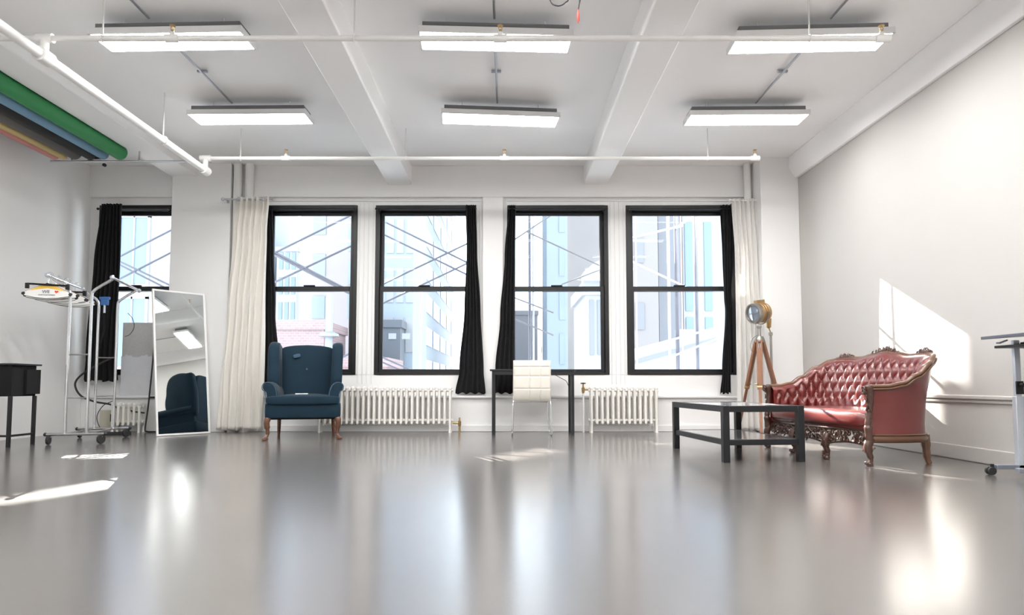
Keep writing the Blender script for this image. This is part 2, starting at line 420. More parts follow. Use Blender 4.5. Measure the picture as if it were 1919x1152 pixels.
# ------------------------------------------------------------------ ceiling lights
def ceiling_light(x, y, rz, label):
    t = thing('ceiling_light', label, 'ceiling light', (x, y, 3.36), R(rz), 'LED panel lights hung under the ceiling')
    w, d = .61, .15
    m = MB().box(-w, w, -d, -d+.014, 0, .05).box(-w, w, d-.014, d, 0, .05).box(-w, -w+.014, -d, d, 0, .05).box(w-.014, w, -d, d, 0, .05)
    m.box(-w+.014, w-.014, -d+.014, d-.014, .035, .05)
    m.build('housing', 'fixture_white', t, bevel=.002)
    MB().box(-w+.015, w-.015, -d+.015, d-.015, .004, .010).build('diffuser', 'panel_light', t)
    MB().box(-.58, .58, -.11, .12, .05, .105).build('shade_block', 'grey_box', t, bevel=.004)  # added dark block standing in for the shadow above the fixture
    for xx in (-.4, .4):
        MB().tube([(xx, 0, .105), (xx, 0, H-3.36)], .006, 6).build('standoff', 'fixture_white', t)
    return t
for a in [(-2.67, 5.19, -1.9, 'lit white panel light crossed by the sprinkler pipe, nearest the thick pipe'),
          (-.09, 5.20, 2.7, 'lit white panel light crossed by the sprinkler pipe, hung in the middle bay'),
          (2.43, 5.22, -2.7, 'lit white panel light beside the sunny wall at the closed end of the pipe'),
          (-2.65, 6.76, -1, 'lit white panel light hung in the bay before the blue armchair window'),
          (-.07, 6.79, 5, 'slightly tilted lit white panel light hung in the middle bay near the windows'),
          (2.48, 6.78, -1, 'lit white panel light hung near the windows in the bay over the coffee table')]:
    ceiling_light(*a)
for x, col_ in ((-2.67, 'armchair'), (-.08, 'middle'), (2.45, 'coffee table')):
    for y, row_ in ((3.6, 'first'), (2.0, 'second'), (.4, 'third'), (-1.2, 'last')):
        ceiling_light(x, y, 0, 'lit white panel light in the %s bay, %s row behind the pipe' % (col_, row_))
def conduit(x, label):
    t = thing('conduit', label, 'conduit', (x, 0, H-.03))
    for y0, y1 in ((YB+.1, 5.12), (5.28, 6.72)):
        MB().tube([(0, y0, 0), (0, y1, 0)], .010, 8).build('conduit_pipe', 'galvanised', t)
    for y in (3.9, 4.7, 6.05): MB().cbox((0, y, .012), (.09, .025, .02)).build('clip', 'galvanised', t)
conduit(-2.84, 'thin steel conduit feeding the panel lights over the armchair bay')
conduit(-.10, 'thin steel conduit feeding the panel lights in the middle bay')
conduit(2.57, 'thin steel conduit feeding the panel lights over the coffee table bay')

# ------------------------------------------------------------------ sprinkler pipes
def sprinkler_head(p, x):
    m = MB().tube([(x, 0, 0), (x, 0, .05)], .009, 8); h = m.build('riser', 'pipe_paint', p)
    m = MB().lathe([(.012, .05), (.012, .065)], 8, Matrix.Translation((x, 0, 0))).lathe([(.022, .095), (.022, .099)], 12, Matrix.Translation((x, 0, 0)))
    for s in (-1, 1): m.tube([(x+s*.011, 0, .065), (x+s*.014, 0, .08), (x, 0, .095)], .003, 5)
    m.build('sprinkler_head', 'brass', p)
def branch(label, y, x0, x1, heads, hangers):
    t = thing('sprinkler_pipe', label, 'pipe', (0, y, 3.20))
    MB().tube([(x0, 0, 0), (x1, 0, 0)], .021, 12).build('pipe', 'pipe_paint', t)
    MB().tube([(x1-.03, 0, 0), (x1+.03, 0, 0)], .03, 12).build('end_cap', 'pipe_paint', t)
    for x in heads:
        MB().tube([(x-.05, 0, 0), (x+.05, 0, 0)], .029, 12).tube([(x, 0, 0), (x, 0, .045)], .02, 10).build('tee', 'pipe_paint', t)
        sprinkler_head(t, x)
    for x in hangers:
        MB().tube([(x, 0, .02), (x, 0, H-3.20)], .006, 6).tube([(x, .026*cos(a), .026*sin(a)) for a in [2*pi*k/12 for k in range(12)]], .005, 5, closed=True).build('hanger_rod', 'pipe_paint', t)
    # drop to the main
    MB().tube([(-3.45, 0, 0), (-3.45, 0, -.14)], .030, 10).tube([(-3.51, 0, 0), (-3.39, 0, 0)], .034, 12).build('drop', 'pipe_paint', t)
    return t
branch('slim white sprinkler pipe passing under the nearer row of panel lights', 4.83, XL+.02, 2.83, (-2.50, -.05, 2.80), (-3.02, -1.14, 2.26))
branch('slim white sprinkler pipe crossing close to the window wall', 7.49, -3.47, 2.86, (-2.53, -.03, 2.84), (-3.05, -1.16, 2.3))
mp = thing('sprinkler_main_pipe', 'thick white sprinkler main pipe running along the beam toward the column', 'pipe', (-3.45, 0, 3.06))
MB().tube([(0, YB+.02, 0), (0, 7.49, 0)], .038, 14).build('pipe', 'pipe_paint', mp)
for y in (4.83,): MB().tube([(0, y-.06, 0), (0, y+.06, 0)], .056, 14).build('coupling', 'pipe_paint', mp)
MB().tube([(0, 7.42, 0), (0, 7.54, 0)], .052, 14).ball((0, 7.50, 0), .052).build('elbow', 'pipe_paint', mp)
for y in (3.2, 6.55):
    MB().tube([(0, y, .03), (0, y, H-3.06)], .006, 6).tube([(.045*cos(a), y, .045*sin(a)) for a in [2*pi*k/14 for k in range(14)]], .006, 5, closed=True).build('hanger_rod', 'pipe_paint', mp)
for x, lab in ((-3.585, 'white vertical riser pipe touching the column above the cream curtain'), (-3.43, 'white vertical riser pipe a hand away from the column, above the cream curtain')):
    tag(MB().tube([(x, 8.74, 0), (x, 8.74, H)], .055, 16).build('riser_pipe', 'pipe_paint'), lab, 'pipe')
tag(MB().tube([(3.20, 8.73, 0), (3.20, 8.73, H)], .045, 16).build('riser_pipe', 'pipe_paint'), 'white vertical riser pipe behind the sheer curtain at the corner pier', 'pipe')
# cables at the ceiling
cb = thing('ceiling_cable', 'black cable dangling from the ceiling with a red tip', 'cable', (.39, 4.1, H))
MB().tube(spline([(0, 0, 0), (.075, 0, -.20), (.085, 0, -.40), (.072, 0, -.50), (.062, 0, -.555)]), .0055, 6).build('wire', 'black_rubber', cb)
MB().lathe([(.004, -.635), (.009, -.62), (.010, -.585), (.005, -.55)], 10, Matrix.Translation((.062, 0, 0))).build('red_tip', 'valve_red', cb)
tag(MB().tube(spline([(.22, 4.1, H), (.25, 4.1, 3.2), (.275, 4.1, 3.06), (.32, 4.1, 3.025), (.37, 4.1, 3.045), (.40, 4.1, 3.12), (.42, 4.1, H)]), .004, 6).build('cable_loop', 'black_rubber'),
    'thin dark cable looping down from the ceiling near the red tipped cable', 'cable')

# ------------------------------------------------------------------ backdrop paper rolls
def roll(x, z, r, m, label, y1=7.70):
    t = thing('backdrop_roll', label, 'paper roll', (x, y1, z), 0, 'backdrop paper rolls racked under the ceiling')
    MB().lathe([(r, 0), (r, 2.72)], 28, Matrix.Rotation(R(90), 4, 'X')).build('paper', m, t, bevel=.003)
    MB().lathe([(.028, -.012), (.028, 2.735)], 16, Matrix.Rotation(R(90), 4, 'X')).build('core', 'cardboard', t)
roll(-4.55, 3.335, .085, 'paper_green', 'thick bright green backdrop paper roll, nearest the ceiling beam')
roll(-4.745, 3.315, .060, 'paper_blue', 'thin pale blue backdrop paper roll between the green and black rolls')
roll(-4.90, 3.345, .090, 'paper_black', 'thick black backdrop paper roll between the pale blue and grey rolls')
roll(-5.08, 3.335, .080, 'paper_grey', 'dark grey backdrop paper roll beside the yellow one')
roll(-5.215, 3.295, .042, 'paper_yellow', 'thin yellow backdrop paper roll beside the pink one')
roll(-5.315, 3.295, .045, 'paper_pink', 'thin salmon pink backdrop paper roll, lowest and nearest the wall')
roll(-4.66, 3.47, .070, 'paper_brown', 'dark brown backdrop paper roll above the green roll', 7.30)
rb = thing('roll_rack', 'slim steel roll rack carrying the colourful backdrop papers', 'rack', (-4.9, 7.745, 3.25))
MB().tube([(-.50, 0, 0), (1.40, 0, 0)], .014, 8).build('bar', 'steel', rb)
MB().box(-.06, .0, -.01, .01, -.01, .09).box(-.03, .10, -.012, .012, .02, .05).build('clamp', 'steel', rb, bevel=.004)
MB().lathe([(.02, -.012), (.02, .012)], 12, Matrix.Translation((.15, -.02, -.05)) @ Matrix.Rotation(R(90), 4, 'X')).build('knob', 'black_rubber', rb)
for x in (-.25, .55): MB().tube([(x, .0, 0), (x, 0, H-3.25)], .01, 8).build('hanger_bar', 'steel', rb)

# ------------------------------------------------------------------ soft shapes
def sgnpow(a, e): return math.copysign(abs(a)**e, a)
def puff(m, c, s, e1=.35, e2=.35, n=40, k=24, fn=None, mat4=None):
    vs = []; fs = []
    for i in range(k+1):
        ph = -pi/2 + pi*i/k
        for j in range(n):
            th = 2*pi*j/n
            v = Vector((s[0]/2*sgnpow(cos(ph), e1)*sgnpow(cos(th), e2), s[1]/2*sgnpow(cos(ph), e1)*sgnpow(sin(th), e2), s[2]/2*sgnpow(sin(ph), e1)))
            if fn: v = fn(v)
            if mat4: v = mat4 @ v
            vs.append(v + Vector(c))
    for i in range(k):
        for j in range(n): fs.append((i*n+j, i*n+(j+1) % n, (i+1)*n+(j+1) % n, (i+1)*n+j))
    return m.add(vs, fs)

# ------------------------------------------------------------------ blue wing armchair
ac = thing('armchair', 'blue velvet wing armchair with curved wooden legs in front of the window', 'armchair', (-2.36, 7.83, 0), R(13))
def base_fn(v):
    w = 1 - .10*(v.y+.33)/.66
    return Vector((v.x*w, v.y, v.z))
puff(MB(), (0, -.01, .325), (.83, .66, .17), .12, .12, 48, 16, base_fn).build('seat_base', 'blue_velvet', ac, smooth=60)
m = MB(); puff(m, (0, -.04, .445), (.56, .58, .12), .35, .2, 48, 16, lambda v: Vector((v.x, v.y, v.z + (.008*cos(v.x*9)*cos(v.y*7) if v.z > 0 else 0))))
puff(m, (0, -.315, .442), (.79, .11, .100), .35, .3, 40, 14)
m.build('seat_cushion', 'blue_velvet', ac, smooth=60)
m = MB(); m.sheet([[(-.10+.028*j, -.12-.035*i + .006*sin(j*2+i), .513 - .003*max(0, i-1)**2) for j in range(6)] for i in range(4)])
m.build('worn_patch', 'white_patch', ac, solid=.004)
def back_fn(v):
    t = (v.z+.33)/.66
    z = v.z + (.03*cos(v.x/.62*pi) if v.z > 0 else 0)
    return Vector((v.x*(1+.04*t), v.y + .10*t + .02*(cos(v.x*5)-1)*-1 - .012*cos(v.z*4), z))
puff(MB(), (0, .225, .735), (.64, .12, .66), .22, .22, 48, 28, back_fn).build('backrest', 'blue_velvet', ac, smooth=60)
m = MB(); m.lathe([(.001, -.002), (.013, 0), (.001, .006)], 10, Matrix.Translation((0, .197, .80)) @ Matrix.Rotation(R(90), 4, 'X')); m.build('button', 'blue_velvet_worn', ac)
m = MB(); puff(m, (-.12, .222, .96), (.085, .006, .045), .5, .6, 16, 8, mat4=Matrix.Rotation(R(-8), 4, 'X') @ Matrix.Rotation(R(-15), 4, 'Y')); m.build('worn_patch', 'blue_velvet_worn', ac)
for s in (-1, 1):
    # wing: outline in y,z swept across x
    out = [(.34, .50), (.06, .52), (-.06, .60), (-.075, .72), (-.045, .84), (-.03, .94), (.01, 1.05), (.08, 1.105), (.17, 1.12), (.27, 1.10), (.36, 1.07), (.37, .8)]
    o3 = spline([(0, y, z) for y, z in out], 3)
    m = MB(); n = len(o3); lay = []
    for k2, (xo, sc) in enumerate([(-.070, .88), (-.058, .96), (-.02, 1), (.02, 1), (.045, .97), (.055, .90)]):
        cy, cz = .17, .80
        lay.append([((s*(.345 + xo + .02*((p.z-.5)/.6) + .03*max(0, (.1-p.y)*2))), cy+(p.y-cy)*sc, cz+(p.z-cz)*sc) for p in o3])
    m.sheet(lay, closed_u=True); b0 = len(m.v)
    m.f.append(tuple(range(n))); m.f.append(tuple(range(len(m.v)-n, len(m.v))))
    m.build('wing', 'blue_velvet', ac, smooth=60)
    prof = [(.265, .40), (.27, .50), (.285, .57), (.31, .615), (.345, .64), (.385, .645), (.418, .628), (.432, .595), (.425, .56), (.40, .54), (.39, .50), (.385, .40)]
    pr_ = [(p.x, p.z) for p in spline([(x, 0, z) for x, z in prof], 4)]
    m = MB(); lay = []
    for y, sc in ((-.345, .90), (-.335, .97), (-.32, 1), (-.1, 1), (.12, 1), (.30, .97)):
        lay.append([(s*(.345+(x-.345)*sc - .03*(y+.3)), y, .52+(z-.52)*sc) for x, z in pr_])
    m.sheet(lay, closed_u=True); n = len(pr_)
    m.f.append(tuple(range(n))); m.f.append(tuple(range(len(m.v)-n, len(m.v))))
    a = m.build('arm', 'blue_velvet', ac, smooth=55)
    # cord round the arm front
    MB().tube([(s*(.345+(x-.345)*.96+.0093), -.343, .52+(z-.52)*.96) for x, z in pr_], .0045, 6, closed=True).build('piping', 'blue_velvet_worn', a)
    # legs
    MB().tube(spline([(s*.37, -.29, .26), (s*.385, -.31, .20), (s*.378, -.30, .12), (s*.375, -.30, .06), (s*.39, -.32, .028), (s*.40, -.33, .012)], 4),
              [.036]*4+[.032]*4+[.022]*4+[.016]*4+[.017]*4+[.024], 12).lathe([(.02, 0), (.036, .006), (.036, .02), (.015, .034)], 14, Matrix.Translation((s*.398, -.328, 0))).build('leg', 'chair_wood', ac)
    MB().tube([(s*.31, .27, .26), (s*.315, .30, .10), (s*.32, .33, 0)], [.024, .02, .016], 4).build('leg', 'dark_wood', ac)
MB().box(-.36, .36, -.28, .28, .225, .25).build('dust_cover', 'black_cloth', ac)

# ------------------------------------------------------------------ cream chair
ch = thing('dining_chair', 'cream quilted leather chair with thin chrome legs pushed up to the desk', 'chair', (.30, 8.03, 0))
def quilt(v, hz, hx):
    g = 0
    for q in (-.03, .095): g += math.exp(-((v.x-q)/.005)**2) if abs(v.x-q) < .02 else 0
    for q in hz: g += math.exp(-((v.z-q)/.005)**2) if abs(v.z-q) < .02 else 0
    return min(g, 1)
def cback(v):
    t = (v.z+.25)/.5; w = 1.0 - .03*t
    return Vector((v.x*w, v.y - .05*t + .05*(1-t)**3, v.z))
m = MB(); rows = 70; cols = 60
def pad_surface(m, W, Hh, T, lines_x, lines_z, org, tf):
    for sgn in (-1, 1):
        g = []
        for i in range(rows+1):
            w = -Hh/2 + Hh*i/rows; r = []
            for j in range(cols+1):
                u = -W/2 + W*j/cols
                e = max(0, 1-(abs(2*u/W))**10)*max(0, 1-(abs(2*w/Hh))**10)
                gr = max([math.exp(-((u-q)/.005)**2) for q in lines_x] + [math.exp(-((w-q)/.005)**2) for q in lines_z])
                th = T/2*e**.5 * (1-.28*gr) if e > 0 else 0
                r.append(tf(u, sgn*th, w))
            g.append(r)
        m.sheet(g)
pad_surface(m, .455, .50, .062, (-.03, .10), (-.09, .06, .17), None,
            lambda u, t, w: (u*(1.0-.02*(w/.5)), t - .05*((w+.25)/.5) + .06*max(0, -(w+.05))**2*20, .655+w))
m.build('backrest', 'cream_leather', ch, smooth=70)
m = MB(); pad_surface(m, .45, .42, .06, (-.03, .10), (-.05, .1), None, lambda u, t, w: (u, .23+w, .445+t))
m.build('seat', 'cream_leather', ch, smooth=70)
for s in (-1, 1):
    MB().tube(spline([(s*.205, .05, .412), (s*.225, .02, .40), (s*.23, .0, .20), (s*.235, -.005, .05), (s*.235, .02, .012), (s*.235, .07, .010), (s*.235, .30, .010), (s*.235, .36, .02), (s*.225, .37, .10), (s*.21, .36, .40)], 5), .009, 8).build('leg', 'chrome', ch)
MB().tube([(-.21, .04, .41), (.21, .04, .41)], .008, 8).tube([(-.21, .35, .41), (.21, .35, .41)], .008, 8).build('cross_bar', 'chrome', ch)

# ------------------------------------------------------------------ desk
dk = thing('desk', 'narrow black desk in front of the window with slim square legs', 'desk', (.32, 8.39, 0))
MB().box(-.53, .535, -.22, .22, .782, .802).build('desk_top', 'black_lacquer', dk, bevel=.003)
MB().box(-.50, .50, -.205, -.19, .735, .782).box(-.50, .50, .19, .205, .735, .782).box(-.50, -.485, -.19, .19, .735, .782).box(.485, .50, -.19, .19, .735, .782).build('apron', 'black_lacquer', dk, bevel=.002)
for sx in (-1, 1):
    for sy in (-1, 1):
        MB().cbox((sx*.485, sy*.185, .39), (.038, .038, .785)).build('leg', 'black_lacquer', dk, bevel=.003)
MB().tube(spline([(.30, .1, .735), (.36, .12, .70), (.43, .10, .66), (.46, .1, .60)]), .004, 6).build('cable', 'black_rubber', dk)

# ------------------------------------------------------------------ coffee table
ct = thing('coffee_table', 'low dark metal coffee table with a lower shelf before the red settee', 'coffee table', (2.01, 5.99, 0), R(5))
W, D = .338, .61
MB().box(-W+.045, W-.045, -D+.045, D-.045, .435, .447).build('table_top', 'table_glass', ct, bevel=.002)
def ring(z0, z1, w, d, t, up=0):
    return MB().box(-w, w, -d, -d+t, z0, z1).box(-w, w, d-t, d, z0, z1).box(-w, -w+t, -d+t, d-t, z0, z1).box(w-t, w, -d+t, d-t, z0, z1)
ring(.40, .45, W, D, .05).build('frame', 'black_lacquer', ct, bevel=.003)
sh = ring(.135, .18, W-.01, D-.01, .04).build('shelf_frame', 'black_lacquer', ct, bevel=.003)
MB().box(-W+.05, W-.05, -D+.05, D-.05, .16, .178).build('shelf', 'table_glass', ct, bevel=.002)
for sx in (-1, 1):
    for sy in (-1, 1): MB().cbox((sx*(W-.026), sy*(D-.026), .2255), (.054, .054, .451)).build('leg', 'black_lacquer', ct, bevel=.003)

# ------------------------------------------------------------------ tufted red settee
sf = thing('settee', 'red tufted leather settee with carved wooden frame along the sunlit wall', 'sofa', (2.69, 5.87, 0), R(-82.5))
half = spline([(.745, .0, 0), (.775, .14, 0), (.775, .30, 0), (.735, .44, 0), (.62, .54, 0), (.42, .585, 0), (.2, .60, 0), (0, .605, 0)], 10)
full = half + [Vector((-p.x, p.y, 0)) for p in half[-2::-1]]
# resample evenly
cum = [0]
for a, b in zip(full, full[1:]): cum.append(cum[-1] + (b-a).length)
TOT = cum[-1]; NS = 400; PATH = []; j = 0
for i in range(NS+1):
    d = TOT*i/NS
    while j < len(cum)-2 and cum[j+1] < d: j += 1
    PATH.append(full[j].lerp(full[j+1], (d-cum[j])/(cum[j+1]-cum[j])))
NRM = []
for i in range(NS+1):
    d = PATH[min(i+1, NS)] - PATH[max(i-1, 0)]; n = Vector((d.y, -d.x, 0)).normalized()
    if n.dot(PATH[i]-Vector((0, .15, 0))) < 0: n = -n
    NRM.append(n)
HT = [(0, .600, .02), (.10, .603, .02), (.20, .625, .03), (.30, .69, .05), (.40, .785, .08), (.48, .845, .10), (.56, .868, .11), (.74, .862, .11), (.88, .885, .11), (1, .905, .11)]
def top(i):
    q = 1 - abs(i/NS*2-1); return lerp_table(HT, q)
def shell_pt(i, v, off):
    T, k = top(i); z0 = .225
    z = z0 + (T-z0)*v
    p = PATH[i] + NRM[i]*(k*max(0, (z-.30)/.58)**1.4 + off); return Vector((p.x, p.y, z))
TA, TB = .104, .185
def tuft(i, z):
    s = TOT*(i/NS-.5); a, b = TA, TB
    A = abs(sin(pi*(s/a/1 + z/b)*1.0/1)); B = abs(sin(pi*(s/a - z/b)))
    h = (A*B)**.42
    cut = min(1, max(0, (top(i)[0]-.035-z)/.04))          # smooth roll at the top
    edge = min(1, min(i, NS-i)/10)
    if z < .50:
        t = max(0, (.50-z)/.06); t = min(1, t); h = h*(1-t) + t*abs(sin(pi*s/a))**.5
    return (h*cut*edge + (1-cut)*.8 + (1-edge)*cut*.7)
m = MB(); g = []
NV = 90
for r in range(NV+1):
    v = r/NV; row = []
    for i in range(NS+1):
        T = top(i)[0]; z = .34 + (T-.34)*v
        roll = (1-(v**14))**.5 if v < 1 else 0
        th = (.018 + .055*min(1, max(0, (top(i)[1]-.02)/.09))*(1-.35*v)) + .043*tuft(i, z)
        vv = (z-.225)/(T-.225)
        row.append(shell_pt(i, vv, -.012 - th*max(roll, .25)))
    g.append(row)
m.sheet(g)
g2 = [[shell_pt(i, (.34+(top(i)[0]-.34)*v-.225)/(top(i)[0]-.225), -.010) for i in range(NS+1)] for v in (0, .33, .66, 1)]
m.sheet(g2)
m.build('tufted_back', 'red_leather', sf, smooth=80)
# buttons in the dimples
btn = None
for kz in range(0, 6):
    z = TB*(kz/2) + 2*TB + .0
    for ks in range(-16, 17):
        s = TA*(ks/2)*1.0
        # crossings of both families: s/a+z/b and s/a-z/b integer
        u1, u2 = s/TA + z/TB, s/TA - z/TB
        if abs(u1-round(u1)) > .01 or abs(u2-round(u2)) > .01: continue
        for sg in ((1,) if 1 else ()):
            i = int(round((s/TOT+.5)*NS))
            if not 14 < i < NS-14 or z > top(i)[0]-.07 or z < .5: continue
            th = (.018 + .055*min(1, max(0, (top(i)[1]-.02)/.09))*(1-.35*((z-.34)/(top(i)[0]-.34))))
            p = shell_pt(i, (z-.225)/(top(i)[0]-.225), -.012-th-.004)
            if btn is None: btn = MB().ball((0, 0, 0), .009, 8, 6).build('button', 'red_leather', sf, p); o = btn
            else: o = btn.copy(); COL.objects.link(o); o.parent = sf; o.location = p
m = MB(); g = []
for r in range(25):
    v = r/24; g.append([shell_pt(i, v, .004 - .012*sin(pi*v)*(1-abs(sin(pi*2*i/NS))*.3) ) for i in range(0, NS+1, 4)])
m.sheet(g); g = [[shell_pt(i, v, -.006) for i in range(0, NS+1, 4)] for v in (0, .5, 1)]
m.sheet(g); m.build('outer_panel', 'red_leather', sf, smooth=80)
m = MB().tube([shell_pt(i, 1, -.012) + Vector((0, 0, .004)) for i in range(0, NS+1, 3)], .021, 12, squash=(.75, 1.15))
m.tube([shell_pt(i, 1, .010) + Vector((0, 0, -.016)) for i in range(0, NS+1, 3)], .009, 8); m.build('top_rail', 'gilt_wood', sf, smooth=60)
m = MB().tube([PATH[i] + Vector((0, 0, .205)) for i in range(0, NS+1, 4)], .026, 8, squash=(1.15, .8))
m.tube([PATH[i] + NRM[i]*.014 + Vector((0, 0, .236)) for i in range(0, NS+1, 4)], .006, 6); m.build('base_rail', 'gilt_wood', sf, smooth=60)
# carved scrolls
rs = random.Random(3)
def curl(m, c, r, ang, turns=1.15, w=.006, ydir=0, flip=1, n=16, tx=Vector((1, 0, 0)), tz=Vector((0, 0, 1))):
    pts = []; rr = []
    for i in range(n+1):
        t = i/n; a = ang + flip*t*turns*2*pi; q = r*(1-.82*t)
        pts.append(Vector(c) + tx*(q*cos(a)) + tz*(q*sin(a)) + tx.cross(tz)*(.006*sin(t*pi))); rr.append(w*(1.15-.55*t))
    m.tube(pts, rr, 6)
def leaf(m, c, d, l, w, tx=Vector((1, 0, 0)), tz=Vector((0, 0, 1))):
    u = tx*cos(d) + tz*sin(d); k = tx.cross(tz)
    pts = [Vector(c) + u*(l*t) + k*(-.008*sin(pi*t)) for t in (0, .2, .45, .7, .9, 1)]
    m.tube(pts, [w*.4, w*.85, w, w*.75, w*.4, w*.1], 6)
def front_y(x): return -.015 - .045*cos(pi*x/.76*1.0)*(1 if abs(x) < .76 else 0) - .01
m = MB()
xs = [-.72 + .048*i for i in range(31)]
for i, x in enumerate(xs):
    y = front_y(x); low = .135 + .03*abs(cos(pi*x/.48)) ; hi = .255
    mid = (low+hi)/2
    for q in range(4):
        curl(m, (x+rs.uniform(-.02, .02), y+rs.uniform(-.006, .004), mid + (.026 if q % 2 else -.026)*(1 if i % 2 else -1) + rs.uniform(-.01, .01)), rs.uniform(.021, .03), rs.uniform(0, 6), rs.uniform(.9, 1.3), .0062, flip=rs.choice((-1, 1)))
    for q in range(3): leaf(m, (x+rs.uniform(-.02, .02), y, rs.uniform(low, hi)), rs.uniform(0, 6.28), rs.uniform(.03, .05), .0085)
m.tube([(x, front_y(x), .262) for x in [-.745+.0298*i for i in range(51)]], .012, 8)
m.tube([(x, front_y(x)+.002, .130+.03*abs(cos(pi*x/.48))) for x in [-.745+.0149*i for i in range(101)]], .007, 6)
m.build('carved_apron', 'carved_wood', sf, smooth=60)
def crest(i0, i1, h, label=None, n=9, name='crest_carving'):
    m = MB()
    for k in range(n):
        i = int(i0 + (i1-i0)*k/(n-1)); p = shell_pt(i, 1, -.01); hh = h*sin(pi*(k+.6)/(n+.2))
        t = (PATH[min(i+4, NS)] - PATH[max(i-4, 0)]).normalized()
        curl(m, p + Vector((0, 0, .012+hh*.45)), .014+.012*rs.random(), rs.uniform(0, 6), 1.1, .006, tx=t, flip=rs.choice((-1, 1)))
        leaf(m, p, rs.uniform(.7, 2.4), .02+hh, .009, tx=t); leaf(m, p, rs.uniform(.3, 2.8), .015+hh*.8, .008, tx=t)
        m.ball(p + Vector((0, 0, .008+hh*.3)), .010+.008*hh/h, 8, 6)
    m.build(name, 'carved_wood', sf, smooth=60)
mid = NS//2
crest(mid-26, mid+26, .055); crest(int(NS*.265), int(NS*.335), .04); crest(int(NS*.665), int(NS*.735), .04)
for s in (-1, 1):
    x = s*.748
    prof = [(.17, .026), (.21, .030), (.25, .026), (.29, .030), (.31, .024), (.33, .026), (.40, .021), (.42, .026), (.44, .021), (.52, .024), (.56, .030), (.59, .034), (.612, .030), (.62, .012)]
    pts = [(x, -.018 - (.012*sin((z-.17)/.45*2*pi)), z) for z, r in prof]
    m = MB().tube(spline(pts, 4), [r for a, b in zip(prof, prof[1:]) for r in [a[1]+(b[1]-a[1])*k/4 for k in range(4)]] + [prof[-1][1]], 10)
    for z in (.57, .59): curl(m, (x-s*.006, -.052, z), .022, rs.uniform(0, 6), 1.2, .008)
    for z in (.24, .30, .36, .42, .48, .54):
        leaf(m, (x, -.045, z), pi/2 + rs.uniform(-.5, .5), .05, .009); leaf(m, (x+s*.026, -.02, z), pi/2+rs.uniform(-.3, .3), .045, .008, tx=Vector((0, 1, 0)))
    m.build('arm_post', 'carved_wood', sf, smooth=60)
for x, y in ((-.745, 0), (-.25, -.03), (.25, -.03), (.745, 0)):
    m = MB().tube(spline([(x, y-.01, .21), (x, y-.035, .155), (x, y-.028, .10), (x, y-.012, .055), (x, y-.018, .025), (x, y-.03, .012)], 4), [.032]*4+[.031]*4+[.023]*4+[.016]*4+[.015]*4+[.017], 10)
    m.lathe([(.012, 0), (.026, .004), (.028, .018), (.018, .034)], 12, Matrix.Translation((x, y-.026, 0)))
    for q in (-1, 1): leaf(m, (x+q*.012, y-.058, .175), -pi/2+q*.25, .07, .009)
    curl(m, (x, y-.052, .022), .014, 0, 1.1, .006)
    m.build('leg', 'carved_wood', sf, smooth=60)
for s in (-1, 1):
    MB().tube(spline([(s*.665, .51, .23), (s*.668, .515, .12), (s*.672, .52, .04), (s*.68, .53, 0)], 4), [.034]*4+[.028]*4+[.022]*4+[.02], 8).build('leg', 'gilt_wood', sf)
# seat: sprung deck and loose cushion
def seat_outline(y):          # half width at depth
    return .70 if y < .3 else .70 - .35*((y-.3)/.3)**2
m = MB()
def scf(v):
    t = (v.y+.27)/.54
    x = v.x*(1-.12*t*t); y = v.y - .045*cos(pi*v.x/1.45)*(1-t)
    z = v.z + (.010*cos(v.x*22)*max(0, .4-t) if v.z > 0 else 0) + .012*cos(v.x*2)
    return Vector((x, y, z))
puff(m, (0, .240, .345), (1.42, .57, .135), .35, .22, 120, 16, scf); m.build('seat_cushion', 'red_leather', sf, smooth=70)
m = MB(); puff(m, (0, .26, .29), (1.42, .54, .06), .2, .2, 80, 10, scf); m.build('seat_deck', 'red_leather', sf, smooth=70)

# ------------------------------------------------------------------ tripod lamp
tl = thing('tripod_floor_lamp', 'wooden tripod lamp with a round brass spotlight head beside the settee', 'floor lamp', (3.08, 8.12, 0))
hub = Vector((0, 0, 1.17))
for fx, fy in ((-.20, .26), (-.12, -.30), (.36, .08)):
    d = Vector((fx, fy, 0)) - hub; f = Vector((fx, fy, 0)); a = hub + Vector((fx, fy, 0)).normalized()*.035
    mid_ = a.lerp(f, .52); u = (f-a).normalized(); side = u.cross(Vector((0, 0, 1))).normalized()
    q = u.to_track_quat('Z', 'Y').to_matrix().to_4x4()
    L = (f-a).length
    M_ = Matrix.Translation(a) @ Matrix(((side.x, side.cross(u).x, u.x, 0), (side.y, side.cross(u).y, u.y, 0), (side.z, side.cross(u).z, u.z, 0), (0, 0, 0, 1)))
    lg = MB().box(-.034, -.014, -.014, .014, 0, L*.50, M_).box(.014, .034, -.014, .014, 0, L*.50, M_).box(-.034, .034, -.014, .014, L*.50-.05, L*.52, M_).box(-.03, .03, -.014, .014, .0, .04, M_).build('leg', 'tripod_wood', tl, bevel=.003)
    MB().box(-.016, .016, -.011, .011, L*.10, L-.008, M_).build('leg_extension', 'tripod_wood' if fy < 0 else 'dark_wood', lg, bevel=.003)
    MB().box(-.036, .036, -.017, .017, L*.50-.012, L*.50+.006, M_).tube([M_ @ Vector((.03, 0, L*.47)), M_ @ Vector((.06, 0, L*.47))], .009, 8).build('clamp', 'brass', lg, bevel=.002)
    MB().lathe([(.004, -.03), (.012, 0)], 8, Matrix.Translation(f + Vector((0, 0, .03)))).build('foot_spike', 'brass', lg)
MB().lathe([(.03, 1.12), (.055, 1.13), (.06, 1.17), (.045, 1.20), (.022, 1.205), (.018, 1.30), (.028, 1.305), (.028, 1.33), (.01, 1.335)], 20).build('hub', 'pewter', tl)
